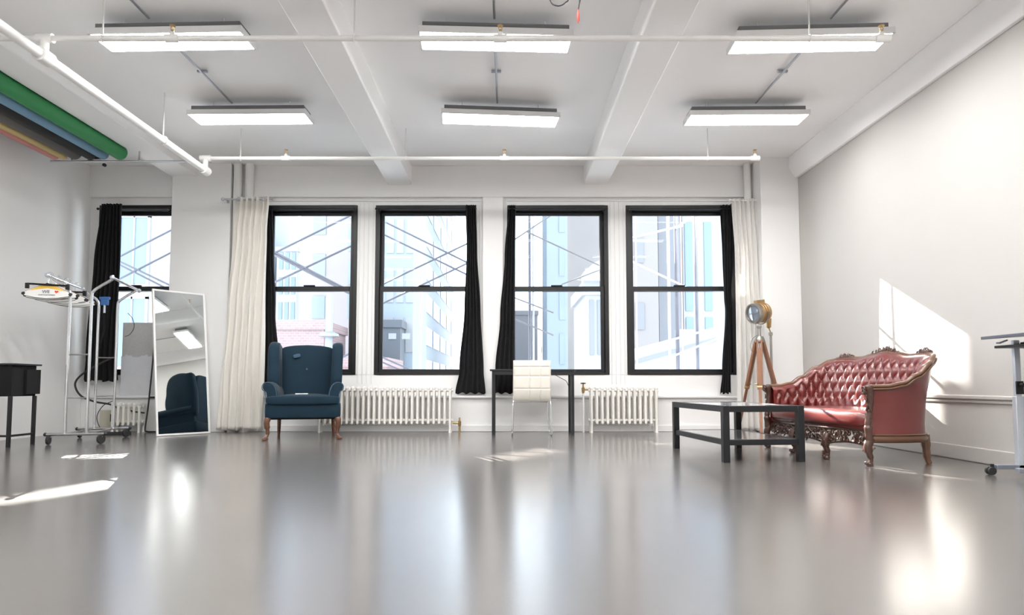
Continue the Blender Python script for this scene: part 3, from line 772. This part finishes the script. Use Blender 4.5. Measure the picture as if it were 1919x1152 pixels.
MB().tube(spline([(-.04, -.04, 1.21), (-.10, -.05, 1.17), (-.13, -.05, 1.08), (-.10, -.04, .99)]), .004, 6).build('cord', 'pewter', tl)
MB().tube([(.0, .0, 1.12), (.0, .0, .70)], .006, 6).lathe([(.004, .67), (.013, .69), (.013, .72), (.004, .74)], 10).build('centre_rod', 'steel', tl)
HD = Matrix.Translation((0, 0, 1.49)) @ Matrix.Rotation(R(-68), 4, 'Z') @ Matrix.Rotation(R(90+8), 4, 'X')       # drum axis: local +z toward the viewer
hd = MB().lathe([(.03, -.135), (.07, -.13), (.105, -.11), (.118, -.08), (.12, .03), (.112, .05)], 32, HD)
for k in range(3): hd.lathe([(.121, -.07+.035*k), (.124, -.067+.035*k), (.124, -.062+.035*k), (.121, -.059+.035*k)], 32, HD)
hd.box(-.03, .03, .10, .155, -.09, .03, HD)
hd = hd.build('lamp_head', 'lamp_brass', tl, smooth=50, bevel=.002)
MB().lathe([(.110, .045), (.128, .048), (.131, .075), (.122, .10), (.108, .10), (.104, .085)], 36, HD).build('rim', 'pewter', hd, smooth=50)
MB().lathe([(.0, .098), (.05, .094), (.106, .080), (.106, .07), (.0, .07)], 32, HD).build('lens', 'lens_glass', hd, smooth=60)
MB().box(-.105, .105, -.003, .003, .098, .104, HD).box(-.003, .003, -.105, .105, .098, .103, HD).build('guard', 'pewter', hd)
ypts = [HD @ Vector((.14*cos(a), .14*sin(a), -.02)) for a in [R(180+180*k/16) for k in range(17)]]
MB().tube(ypts, .009, 8).build('yoke', 'pewter', tl)
# lamp post behind with its socket cup
lp = thing('brass_lamp_stand', 'slim metal pole with a small brass socket cup behind the tripod lamp', 'floor lamp', (3.275, 8.26, 0))
MB().lathe([(.10, 0), (.10, .012), (.02, .022), (.015, .04), (.015, 1.22), (.024, 1.225), (.024, 1.26), (.008, 1.265)], 20).build('pole', 'pewter', lp, smooth=50)
MB().tube([(0, 0, 1.26), (-.03, -.02, 1.32)], .007, 8).lathe([(.012, 1.31), (.028, 1.325), (.034, 1.42), (.036, 1.43), (.028, 1.43)], 18, Matrix.Translation((-.03, -.02, 0))).build('socket_cup', 'brass', lp, smooth=50)

# ------------------------------------------------------------------ adjustable table at the sunlit wall
at_ = thing('adjustable_table', 'grey rolling adjustable table with a slanted top against the sunlit wall', 'table', (3.45, 4.53, 0))
MB().box(-.07, .26, -.62, .22, -.011, .011, Matrix.Translation((0, 0, .955)) @ Matrix.Rotation(R(-4), 4, 'Y')).build('table_top', 'grey_shelf', at_, bevel=.004)
MB().box(-.02, .24, -.45, .16, .875, .893).build('lower_tray', 'black_metal', at_, bevel=.003)
for y in (-.08, .12):
    MB().cbox((.10, y, .29), (.055, .04, .50)).build('column', 'silver_paint', at_, bevel=.003)
    MB().cbox((.10, y+.0, .70), (.040, .028, .46)).build('inner_column', 'silver_paint', at_, bevel=.003)
    MB().cbox((.10, y-.022, .60), (.05, .012, .09)).lathe([(.014, 0), (.014, .03)], 10, Matrix.Translation((.10, y-.03, .62)) @ Matrix.Rotation(R(90), 4, 'X')).build('height_clamp', 'black_metal', at_, bevel=.002)
    MB().cbox((.09, y, .055), (.34, .04, .03)).build('foot', 'grey_steel', at_, bevel=.003)
    for xx in ((-.10,) if y > 0 else ()):
        c = MB().tube([(xx, y-.0, .025), (xx, y, .075)], .012, 8).build('caster_stem', 'black_metal', at_)
        for k in (-1, 1): MB().lathe([(.006, -.009), (.026, -.009), (.028, 0), (.026, .009), (.006, .009)], 18, Matrix.Translation((xx-.012, y+k*.014, .028)) @ Matrix.Rotation(R(90), 4, 'X')).build('wheel', 'black_rubber', c)
MB().cbox((.14, -.14, .055), (.03, .50, .03)).build('foot_bar', 'grey_steel', at_, bevel=.003)
MB().cbox((.14, -.14, .90), (.03, .50, .03)).build('top_bar', 'black_metal', at_, bevel=.003)
MB().tube([(-.02, .1, .912), (.03, .1, .93)], .006, 6).cbox((-.035, .1, .91), (.035, .012, .012)).build('tilt_lever', 'silver_paint', at_)

# ------------------------------------------------------------------ black table cut by the left edge
bt = thing('black_console', 'black console with a hanging drawer box near the blank wall, cut by the frame', 'table', (-5.22, 6.80, 0))
MB().box(-.33, .345, -.20, .20, .81, .828).build('table_top', 'black_lacquer', bt, bevel=.003)
MB().box(-.30, .315, -.18, .16, .50, .81).build('drawer_box', 'black_cloth', bt, bevel=.003)
MB().box(.318, .35, -.02, .18, .52, .77).build('side_box', 'black_cloth', bt, bevel=.003)
for x in (-.30, .30):
    for y in (-.17, .17): MB().cbox((x, y, .25), (.03, .03, .50)).build('leg', 'black_metal', bt, bevel=.002)
    MB().box(x-.012, x+.012, -.17, .17, .10, .12).build('stretcher', 'black_metal', bt)
MB().box(-.30, .30, -.18, -.16, .10, .12).build('stretcher', 'black_metal', bt)

# ------------------------------------------------------------------ clothes rack
rk = thing('clothes_rack', 'chrome double rail clothes rack on black casters near the recessed bay', 'clothes rack', (-4.59, 7.40, 0), R(15))
for y in (-.45, .45):
    MB().tube([(-.27, y, .105), (.27, y, .105)], .016, 10).build('base_bar', 'chrome', rk)
    for s in (-1, 1):
        MB().ball((s*.275, y, .105), .02, 10, 6).build('end_cap', 'black_rubber', rk)
        MB().tube(spline([(s*.10, y, .105), (s*.10, y, .60), (s*.10, y, 1.2), (s*.10, y, 1.54), (s*.115, y, 1.60), (s*.17, y, 1.65), (s*.29, y, 1.735)], 5), .0145, 10).build('post', 'chrome', rk)
        cs = MB().tube([(s*.24, y, .05), (s*.24, y, .10)], .008, 8).cbox((s*.24, y, .078), (.03, .045, .006)).build('caster', 'steel', rk)
        MB().lathe([(.012, -.014), (.046, -.014), (.05, 0), (.046, .014), (.012, .014)], 24, Matrix.Translation((s*.24, y-.015, .05)) @ Matrix.Rotation(R(90 if s < 0 else 60), 4, 'Z') @ Matrix.Rotation(R(90), 4, 'X') ).build('wheel', 'black_rubber', cs, bevel=.003)
    for z in (.93, .48): MB().tube([(-.10, y, z), (.10, y, z)], .009 if z > .5 else .006, 8).build('cross_bar', 'chrome', rk)
for s in (-1, 1):
    MB().tube([(s*.10, -.45, .105), (s*.10, .45, .105)], .010, 8).build('base_rail', 'chrome', rk)
    MB().tube([(s*.30, -.50, 1.745), (s*.30, .53, 1.745)], .0135, 10).build('hanging_rail', 'chrome', rk)
    for y in (-.505, .535): MB().ball((s*.30, y, 1.745), .024, 10, 8).build('rail_end', 'silver_paint', rk)
RK = Matrix.Translation((-4.59, 7.40, 0)) @ Matrix.Rotation(R(15), 4, 'Z')

def text_mesh(s, size, m, parent, loc, rot):
    cu = bpy.data.curves.new('lettering', 'FONT'); cu.body = s; cu.size = size; cu.align_x = 'CENTER'; cu.extrude = .0004
    tmp = bpy.data.objects.new('lettering', cu); COL.objects.link(tmp)
    bpy.context.view_layer.update()
    me = bpy.data.meshes.new_from_object(tmp.evaluated_get(bpy.context.evaluated_depsgraph_get()))
    bpy.data.objects.remove(tmp)
    o = bpy.data.objects.new('lettering', me); COL.objects.link(o); me.materials.clear(); me.materials.append(MATS[m]); o.parent = parent; o.location = loc; o.rotation_euler = rot
    return o
def hook(m):
    m.tube([(0, 0, -.10), (0, 0, -.03)] + [(.018-.018*cos(a)*1.0 - .0, 0, -.022+.024*sin(a)+.018) for a in [R(0+k*18) for k in range(10)]], .0028, 6)
    return m
def cape_hanger(y, tilt, yaw, label, band, text=True, dx=0):
    p = RK @ Vector((-.30+dx, y, 1.758))
    t = thing('paper_cape_hanger', label, 'hanger', p, R(15+yaw), 'hangers on the clothes rack')
    rot = (R(tilt), 0, 0)
    hook(MB()).build('hook', 'steel', t, rot=rot)
    sh = [(-.215, -.205), (-.19, -.185), (-.08, -.125), (-.02, -.10), (.02, -.10), (.08, -.125), (.19, -.185), (.215, -.205), (.20, -.235), (.10, -.255), (0, -.262), (-.10, -.255), (-.20, -.235)]
    MB().prism(sh, -.003, .003).build('paper_cape', 'hanger_white', t, rot=rot)
    MB().prism([(-.17, -.181), (-.08, -.13), (-.02, -.105), (.02, -.105), (.08, -.13), (.17, -.181), (.08, -.165), (0, -.150), (-.08, -.165)], -.0042, .0042).build('printed_band', band, t, rot=rot)
    MB().tube([(x, 0, z) for x, z in sh], .0035, 6, closed=True).build('rim', 'black_metal', t, rot=rot)
    for s in (-1, 1): MB().ball((s*.212, 0, -.212), .018, 8, 6, (1.1, .5, 1)).build('shoulder_tip', 'black_rubber', t, rot=rot)
    if text:
        M_ = Matrix.Rotation(R(tilt), 4, 'X')
        for s, sz, zz, xx in (('WE', .045, -.205, -.01), ('OUR CUSTOMERS', .019, -.232, .0)):
            text_mesh(s, sz, 'ink', t, M_ @ Vector((xx, -.0055, zz)), (R(90+tilt), 0, 0))
        hm = MB(); pts = []
        for k in range(24):
            a = 2*pi*k/24; pts.append((.085 + .0018*16*sin(a)**3/1.6*1.0, -.188 + .0018*(13*cos(a)-5*cos(2*a)-2*cos(3*a)-cos(4*a))/1.6))
        hm.prism(pts, -.0055, -.003).build('printed_heart', 'hanger_red', t, rot=rot)
    return t
ys = [-.44, -.36, -.28, -.19, -.10, .0, .12, .25]
labs = ['white paper caped hanger with a printed heart, frontmost of the caped ones', 'white paper caped hanger second behind the clip hanger', 'yellow banded caped hanger in the middle of the rail',
        'plain white caped hanger behind the yellow banded ones', 'grey banded caped hanger halfway along the rail', 'low drooping caped hanger past the middle of the rail', 'caped hanger near the far post of the rack', 'last caped hanger toward the far end of the rail']
for i, y in enumerate(ys):
    cape_hanger(y, [-14, -8, -20, -4, 6, -12, 4, 8][i], [0, -6, 5, -9, 7, -3, 8, -5][i], labs[i], ['hanger_yellow', 'hanger_yellow', 'hanger_white', 'hanger_grey', 'hanger_yellow', 'hanger_white', 'hanger_yellow', 'hanger_grey'][i], i in (0, 1, 3, 5), [0, -.03, .01, -.02, .02, .01, 0, .01][i])
for y, lab, yaw in ((-.485, 'black trouser hanger with two end clips at the near end of the rail', 2), (.06, 'black trouser hanger tucked among the paper capes', -8)):
    t = thing('clip_hanger', lab, 'hanger', RK @ Vector((-.30, y, 1.758)), R(15+yaw), 'hangers on the clothes rack')
    hook(MB()).build('hook', 'steel', t)
    MB().tube([(-.18, 0, -.105), (.18, 0, -.115)], .010, 8).build('bar', 'black_metal', t)
    for s in (-1, 1): MB().box(s*.18-.018, s*.18+.018, -.012, .012, -.155, -.098).build('clip', 'black_metal', t, bevel=.004)
    MB().ball((0, 0, -.105), .016, 8, 6).build('swivel', 'black_metal', t)
bs = thing('ratchet_strap', 'blue handled black strap hanging from the far post of the clothes rack', 'strap', RK @ Vector((-.045, .47, 0)))
MB().box(-.045, .045, -.012, .012, 1.55, 1.64).box(-.06, .06, -.016, .016, 1.62, 1.65).build('handle', 'blue_plastic', bs, bevel=.006)
MB().tube([(0, 0, 1.56), (0, 0, 1.46)], .012, 8).build('clamp_body', 'silver_paint', bs)
MB().tube(spline([(0, 0, 1.47), (.0, .0, 1.25), (-.035, .01, 1.12), (-.07, .02, 1.0)]), .012, 6, squash=(.3, 1)).build('webbing', 'black_cloth', bs)

# ------------------------------------------------------------------ leaning mirror
mr = bpy.data.objects.new('standing_mirror', None); COL.objects.link(mr)
tag(mr, 'tall white framed mirror leaning against the big column', 'mirror')
ex = Vector((.640, .768, 0)); nn = Vector((.768, -.640, 0)); s_, c_ = sin(R(8.2)), cos(R(8.2))
up = Vector((-nn.x*s_, -nn.y*s_, c_)); fw = ex.cross(up)      # facing normal
mr.matrix_world = Matrix(((ex.x, -fw.x, up.x, -4.15), (ex.y, -fw.y, up.y, 7.95), (ex.z, -fw.z, up.z, .004), (0, 0, 0, 1)))
MW, MH = .65, 1.80
MB().box(0, MW, -.012, .012, 0, .022).box(0, MW, -.012, .012, MH-.022, MH).box(0, .022, -.012, .012, .022, MH-.022).box(MW-.022, MW, -.012, .012, .022, MH-.022).build('mirror_frame', 'white_lacquer', mr, bevel=.002)
MB().box(.02, MW-.02, -.004, .008, .02, MH-.02).build('mirror_glass', 'mirror_glass', mr)

# ------------------------------------------------------------------ clutter in the bay
tag(MB().box(-5.07, -4.47, 8.775, 8.835, .935, 1.43).build('insulation_board', 'board_grey', bevel=.006), 'grey textured board standing in the bay window behind the mirror', 'board')
pts = [(-5.07, .471), (-4.47, .471)] + [(-4.47 - .03*k, .985 + .012*sin(k*2.9) + .014*sin(k*7.1)) for k in range(0, 21)]
tag(MB().prism(pts, 8.765, 8.774).build('torn_board', 'board_white'), 'white torn edged board under the grey board in the bay window', 'board')
fr = thing('folding_frame', 'thin black metal frame leaning in the gap beside the tall mirror', 'frame', (-4.62, 8.62, 0))
MB().tube(spline([(.03, .06, 1.28), (.02, .03, .8), (.0, 0, .3), (-.01, -.03, .05), (.02, -.035, .015), (.10, -.035, .012), (.36, -.035, .012)], 5), .010, 8).build('tube', 'black_metal', fr)
MB().tube([(.01, .01, .45), (.40, .01, .45)], .012, 8).tube([(.03, .05, 1.02), (.3, .06, 1.02)], .006, 8).build('rung', 'black_metal', fr)
hz = tag(MB().tube(spline([(-5.05, 8.60, .98), (-5.22, 8.50, .86), (-5.38, 8.45, .74), (-5.44, 8.42, .62), (-5.38, 8.44, .48), (-5.24, 8.50, .40), (-5.08, 8.58, .36), (-4.98, 8.62, .30)]), .012, 8).build('black_hose', 'black_rubber'), 'black hose bulging out toward the blank wall behind the clothes rack', 'hose')
tag(MB().tube(spline([(-5.10, 8.66, .40), (-5.20, 8.62, .34), (-5.26, 8.60, .20), (-5.20, 8.58, .06), (-5.12, 8.56, .03)]), .005, 6).build('cord', 'black_rubber'), 'thin black cord drooping to the floor behind the clothes rack', 'cord')
tag(MB().tube(spline([(-4.93, 8.70, .30), (-4.80, 8.60, .27), (-4.72, 8.60, .26), (-4.66, 8.62, .25)]), .010, 6).build('black_cable', 'black_rubber'), 'short black cable lying over the beige wall box', 'cable')
ob = thing('wall_box', 'beige wall box with dark outlets low in the bay', 'outlet', (-5.20, 8.80, .18))
MB().box(-.11, .13, -.06, 0, -.14, .10).build('box_body', 'beige_plastic', ob, bevel=.005)
MB().box(.03, .10, -.064, -.058, -.05, .05).build('outlet_plate', 'black_metal', ob)
pb = thing('power_strip', 'black power strip lying on the floor behind the rear casters', 'power strip', (-4.80, 8.25, 0), R(20))
MB().box(-.16, .16, -.03, .03, 0, .035).build('strip_body', 'black_rubber', pb, bevel=.005)
tag(MB().tube(spline([(-4.98, 8.72, 1.55), (-4.90, 8.70, 1.47), (-4.88, 8.70, 1.36), (-4.93, 8.70, 1.27), (-5.0, 8.71, 1.24)]), .004, 6).build('window_cord', 'black_rubber'), 'thin dark cord looping in front of the bay window', 'cord')

# ------------------------------------------------------------------ outside: street, buildings, scaffold
structure(MB().box(-60, 60, 9.5, 120, -14.2, -14).build('street_ground', 'street_concrete'))
def building(label, x0, x1, y0, y1, z1, m, fronts=(), sides=(), wm='ext_glass', z0=-14, extra=None, face=1):
    t = thing('building', label, 'building', ((x0+x1)/2, (y0+y1)/2, z0))
    ox, oy = -(x0+x1)/2, -(y0+y1)/2
    MB().box(x0+ox, x1+ox, y0+oy, y1+oy, 0, z1-z0).box(x0+ox-.1, x1+ox+.1, y0+oy-.1, y1+oy+.1, z1-z0-.4, z1-z0).build('wall', m, t)
    for (a, b, c, d) in fronts:
        w = MB().box(a+ox, b+ox, y0+oy-.05, y0+oy+.02, c-z0, d-z0)
        o = w.build('window', wm, t)
    for (a, b, c, d) in sides:        # windows on the side face toward the room's axis
        X = x1+ox if face > 0 else x0+ox
        MB().box(X-.02, X+.05, a+oy, b+oy, c-z0, d-z0).build('window', wm, t)
    return t
# bay window: pink building with tall blue glazing
b = building('pale pink building with tall blue windows seen through the bay window', -19.0, -12.2, 29.0, 34, 10.2, 'ext_pink',
             [(-16.95+.62*k, -16.40+.62*k, z, z+2.9) for z in (1.4, 5.0) for k in (0, 1)], wm='ext_glass')
for z in (1.4, 5.0):
    MB().box(-17.05+15.6, -16.95+15.6, -2.6, -2.5, z+14-.1, z+17).box(-16.40+15.6, -16.33+15.6, -2.6, -2.5, z+14-.1, z+17).box(-15.78+15.6, -15.66+15.6, -2.6, -2.5, z+14-.1, z+17).box(-17.05+15.6, -15.66+15.6, -2.6, -2.5, z+17-.1, z+17.1).build('window_surround', 'ext_white', b)
# added unseen boards blocking the sun, cut so only thin streaks get past (d = metres beyond the window wall)
def screen():
    d = 50.0; ax, az = SUNX*d, SUNZ*d
    t = thing('added_sun_screen', 'added unseen screen whose slits shape the sun entering the windows', 'screen', (-24, YF+d, .3+az))
    polys = [[(-6.2, .3), (-3.4, .3), (-3.4, 1.36), (-6.2, 1.72)], [(-6.2, 1.84), (-3.4, 1.48), (-3.4, 1.58), (-6.2, 3.52)], [(-3.4, 1.74), (-6.2, 3.68), (-6.2, 4.6), (-3.4, 4.6)],
             [(-3.4, .3), (-1.95, .3), (-1.95, 4.6), (-3.4, 4.6)], [(-1.95, .3), (-.2, .3), (-.2, .98), (-1.95, 1.82)], [(-1.95, 2.03), (-.2, 1.19), (-.2, 4.6), (-1.95, 4.6)],
             [(-.2, .3), (.33, .3), (.33, 4.6), (-.2, 4.6)], [(.33, .3), (1.0, .3), (1.0, .88), (.33, .88)], [(.33, 1.03), (1.0, 1.03), (1.0, 4.6), (.33, 4.6)],
             [(1.0, .3), (1.48, .3), (1.48, 1.98), (1.0, 1.98)], [(1.0, 2.34), (1.48, 2.42), (1.48, 4.6), (1.0, 4.6)], [(1.48, 2.15), (2.05, 2.15), (2.05, 4.6), (1.48, 4.6)], [(2.05, 1.30), (2.44, 1.30), (2.44, 2.30), (2.36, 2.40), (2.29, 2.36), (2.29, 4.6), (2.05, 4.6)], [(1.48, 1.25), (1.75, 1.25), (1.75, 1.45), (1.48, 1.45)]]
    for p in polys: MB().prism([(x-ax+24, z-.3) for x, z in p], -.03, .03).build('board', 'ext_grey', t)
    MB().box(-4.2, 3.3, .0, .3, -.3, 0).build('sill_beam', 'ext_grey', t)
screen()
# armchair window
building('red brick wall low in the window behind the blue armchair', -11.8, -8.25, 30, 34, 3.45, 'ext_brick')
building('lower red brick roof beside the silver flue', -7.95, -5.25, 29, 33, 1.75, 'ext_brick')
building('dark rooftop plant behind the silver flue', -8.0, -5.5, 34.3, 35.7, 3.9, 'ext_dark', [(-7.5+.7*k, -7.1+.7*k, 2.9, 3.2) for k in range(4)], wm='ext_white')
building('pale blue glass tower at the far side of the armchair window', -28.5, -21.0, 59.2, 66, 26.5, 'ext_pale_blue',
         [(-23.1+.62*k, -22.7+.62*k, z, z+1.5) for z in (6.5, 8.7, 10.9, 13.1) for k in range(3)], wm='ext_glass')
building('pale blue glass tower stepping down beside the red brick wall', -20.2, -18.4, 58, 64, 12.6, 'ext_white',
         [(-20.0+.55*k, -19.65+.55*k, z, z+1.5) for z in (6.2, 8.4, 10.6) for k in range(3)], wm='ext_glass')
building('tall pale lilac building with few windows behind the flue', -14.4, -10.25, 47, 55, 22, 'ext_pink',
         [(-13.8, -12.9, z, z+1.6) for z in (5.2, 8.2, 11.2)] + [(-11.3, -10.8, z, z+1.7) for z in (5.2, 7.6, 10.0, 12.4)], wm='ext_glass_pale')
building('white block set forward of the lilac building', -17.4, -14.5, 55.6, 58, 22, 'ext_white',
         [(-16.6, -15.0, z, z+1.4) for z in (7.5, 10.3, 13.1)], wm='ext_glass_pale')
fl = thing('flue', 'silver metal flue with a round collar in front of the brick walls', 'chimney', (-7.50, 28, -1))
MB().lathe([(.16, 0), (.16, 5.2), (.13, 5.25), (.13, 5.4)], 20).build('pipe', 'ext_metal', fl)
MB().lathe([(.2, 3.55), (.42, 3.6), (.42, 3.7), (.2, 3.8)], 20).build('collar', 'ext_metal', fl)
# window above the long radiator
building('pale office block with columns of bright windows above the long radiator', -8.2, -5.1, 36, 42, 30, 'ext_pale_blue',
         [(-6.55+.53*k, -6.15+.53*k, z, z+1.9) for z in (-.4, 2.3, 5.0, 7.7) for k in range(3)], wm='ext_white')
building('narrow blue green glass strip beside the office block', -6.6, -5.4, 42.3, 43.7, 30, 'ext_glass')
building('tall pale blue tower with bands of windows receding down the street', -9.9, -5.75, 44, 74, 32, 'ext_pale_blue', (),
         [(46+5.6*k, 50.6+5.6*k, z, z+1.3) for z in [1.0+2.35*i for i in range(9)] for k in range(5)], wm='ext_glass')
# window behind the desk
building('pale blue tower rising left of the beige one behind the desk', 2.9, 4.4, 48, 56, 30, 'ext_pale_blue', [(3.8, 4.2, z, z+2.2) for z in (2, 5.2, 8.4, 11.6)], wm='ext_glass_pale')
building('beige tower behind the desk window', 4.9, 8.2, 57, 62, 30, 'ext_beige')
building('low grey block in the distance behind the desk window', -.2, 2.85, 62, 70, 7.4, 'ext_grey')
building('white stone building with tall narrow windows at the edge of the desk window', 2.42, 3.55, 20.5, 24, 3.75, 'ext_white',
         [(2.55+.24*k, 2.68+.24*k, 1.5, 3.2) for k in range(4)] + [(2.55+.24*k, 2.68+.24*k, .4, 1.0) for k in range(4)], wm='ext_grey')
cn = thing('roof_canopy', 'white rounded roof edge over the stone building', 'roof', (2.98, 20.4, 3.75))
MB().prism([(-.65, 0), (-.65, .25), (-.3, .55), (.2, .75), (.6, .85), (.6, 0)], -.35, .3).build('canopy_shell', 'ext_white', cn)
# window nearest the tripod lamp
building('beige brick building with a drainpipe at the edge of the lamp window', 5.45, 6.75, 29.5, 34, 30, 'ext_beige', [(5.7, 6.1, z, z+1.2) for z in (3, 6)], wm='ext_grey')
building('grey wall next to the beige brick building', 7.0, 8.0, 30.5, 34, 30, 'ext_grey')
building('white building with blue glass strips in the lamp window', 8.25, 10.6, 31, 36, 30, 'ext_white',
         [(8.35, 8.7, z, z+4.2) for z in (-.5, 4.0)] + [(9.25, 9.6, z, z+4.2) for z in (-.5, 4.0)], wm='ext_glass')
pp = thing('parapet', 'white sloping parapet low in the lamp window', 'parapet', (4.4, 20, -3))
MB().prism([(-1.0, 0), (-1.0, 4.45), (.75, 5.0), (.75, 5.25), (1.9, 5.25), (1.9, 0)], 0, .4).build('parapet_wall', 'ext_white', pp)
MB().prism([(-1.0, 4.1), (1.9, 4.9), (1.9, 5.0), (-1.0, 4.2)], -.06, 0).build('band', 'ext_grey', pp)
# scaffold just outside
def scaffold(label, Y, braces, r=.017, m='scaffold', poles=()):
    t = thing('scaffold', label, 'scaffold', (braces[0][0][0] if braces else poles[0][0], Y, -1))
    ox = t.location.x
    for (x0, z0), (x1, z1) in braces:
        dx, dz = (x1-x0)*.12, (z1-z0)*.12
        MB().tube([(x0-dx-ox, 0, z0-dz+1), (x1+dx-ox, 0, z1+dz+1)], r, 8).build('brace', m, t)
    for x, rr, mm in poles: MB().tube([(x-ox, .06, -13), (x-ox, .06, 6)], rr, 10).build('pole', mm, t)
    return t
scaffold('crossed scaffold braces outside the bay window', 10, [((-5.858, 2.549), (-5.079, 2.959)), ((-5.846, 2.207), (-5.069, 2.615)), ((-5.855, 2.468), (-5.06, 2.094)), ((-5.853, 2.411), (-5.06, 2.02))], poles=((-6.4, .022, 'scaffold'), (-4.5, .022, 'scaffold')))
scaffold('crossed scaffold braces outside the armchair window', 10, [((-3.54, 2.59), (-2.369, 3.18)), ((-3.562, 2.126), (-2.33, 2.721)), ((-3.557, 2.631), (-2.433, 2.053)), ((-3.54, 2.582), (-2.497, 2.043)), ((-2.798, .853), (-2.322, 1.094))], poles=((-4.0, .022, 'scaffold'), (-2.1, .022, 'scaffold')))
scaffold('crossed scaffold braces outside the window above the long radiator', 10, [((-1.865, 3.082), (-.63, 2.468)), ((-1.822, 2.86), (-.645, 2.289)), ((-1.87, 2.126), (-.631, 2.729)), ((-1.866, 1.834), (-.63, 2.427)), ((-1.857, 1.013), (-1.399, .813)), ((-1.857, .94), (-1.45, .76))], r=.014, poles=((-2.02, .022, 'scaffold'), (-.2, .022, 'scaffold')))
scaffold('pale scaffold braces and pole outside the desk window', 10, [((.405, 2.877), (1.413, 2.403)), ((.887, 2.142), (1.412, 2.346)), ((.162, 2.836), (.649, 3.164)), ((.161, 1.899), (.643, 1.713)), ((.161, 1.576), (.642, 1.375))], r=.012, m='ext_grey', poles=((.345, .022, 'scaffold'), (.40, .016, 'scaffold_white')))
scaffold('white scaffold tubes and poles outside the lamp window', 10, [((1.902, 2.836), (2.593, 3.0)), ((1.898, 2.468), (2.739, 2.061)), ((2.593, 3.0), (2.839, 3.18)), ((1.922, 1.134), (2.969, 1.415)), ((1.918, .813), (3.046, 1.254))], r=.016, m='scaffold_white',
         poles=((2.58, .03, 'scaffold'), (2.46, .022, 'scaffold_white'), (2.88, .026, 'scaffold')))
for x, lab in ((-1.35, 'thin pink drainpipe line in the window above the long radiator'), (2.03, 'thin pink line at the dim side of the lamp window'), (2.745, 'thin pink line in the middle of the lamp window')):
    tag(MB().tube([(x, 10.4, -2), (x, 10.4, 6)], .012, 8).build('drainpipe', 'pole_pink'), lab, 'pipe')

# ------------------------------------------------------------------ light
w = bpy.data.worlds.new('world'); SC.world = w; w.use_nodes = True
bg = w.node_tree.nodes['Background']; bg.inputs[0].default_value = (.80, .905, 1, 1); bg.inputs[1].default_value = 3.3
sun = bpy.data.lights.new('sun', 'SUN'); sun.energy = 32; sun.angle = R(.12); sun.color = (1, .93, .83)
so = bpy.data.objects.new('sun', sun); COL.objects.link(so)
so.rotation_euler = Vector((SUNX, -1, -SUNZ)).to_track_quat('-Z', 'Y').to_euler(); so.location = (-10, 20, 12)

# ------------------------------------------------------------------ camera
cam = bpy.data.cameras.new('camera'); co = bpy.data.objects.new('camera', cam); COL.objects.link(co)
co.location = (0, 0, .63); co.rotation_euler = (R(90+3.6), 0, 0)
cam.sensor_width = 36; cam.lens = 1250*36/1919; cam.shift_x = (959.5-950)/1919; cam.shift_y = (639.4-576)/1919
cam.clip_start = .05; cam.clip_end = 500
SC.camera = co
SC.view_settings.view_transform = 'Standard'; SC.view_settings.look = 'None'; SC.view_settings.gamma = 1
SC.view_settings.exposure = 0.66
SC.cycles.max_bounces = 10; SC.cycles.diffuse_bounces = 6; SC.cycles.glossy_bounces = 5; SC.cycles.transparent_max_bounces = 12
SC.cycles.use_denoising = True; SC.cycles.sample_clamp_indirect = 8
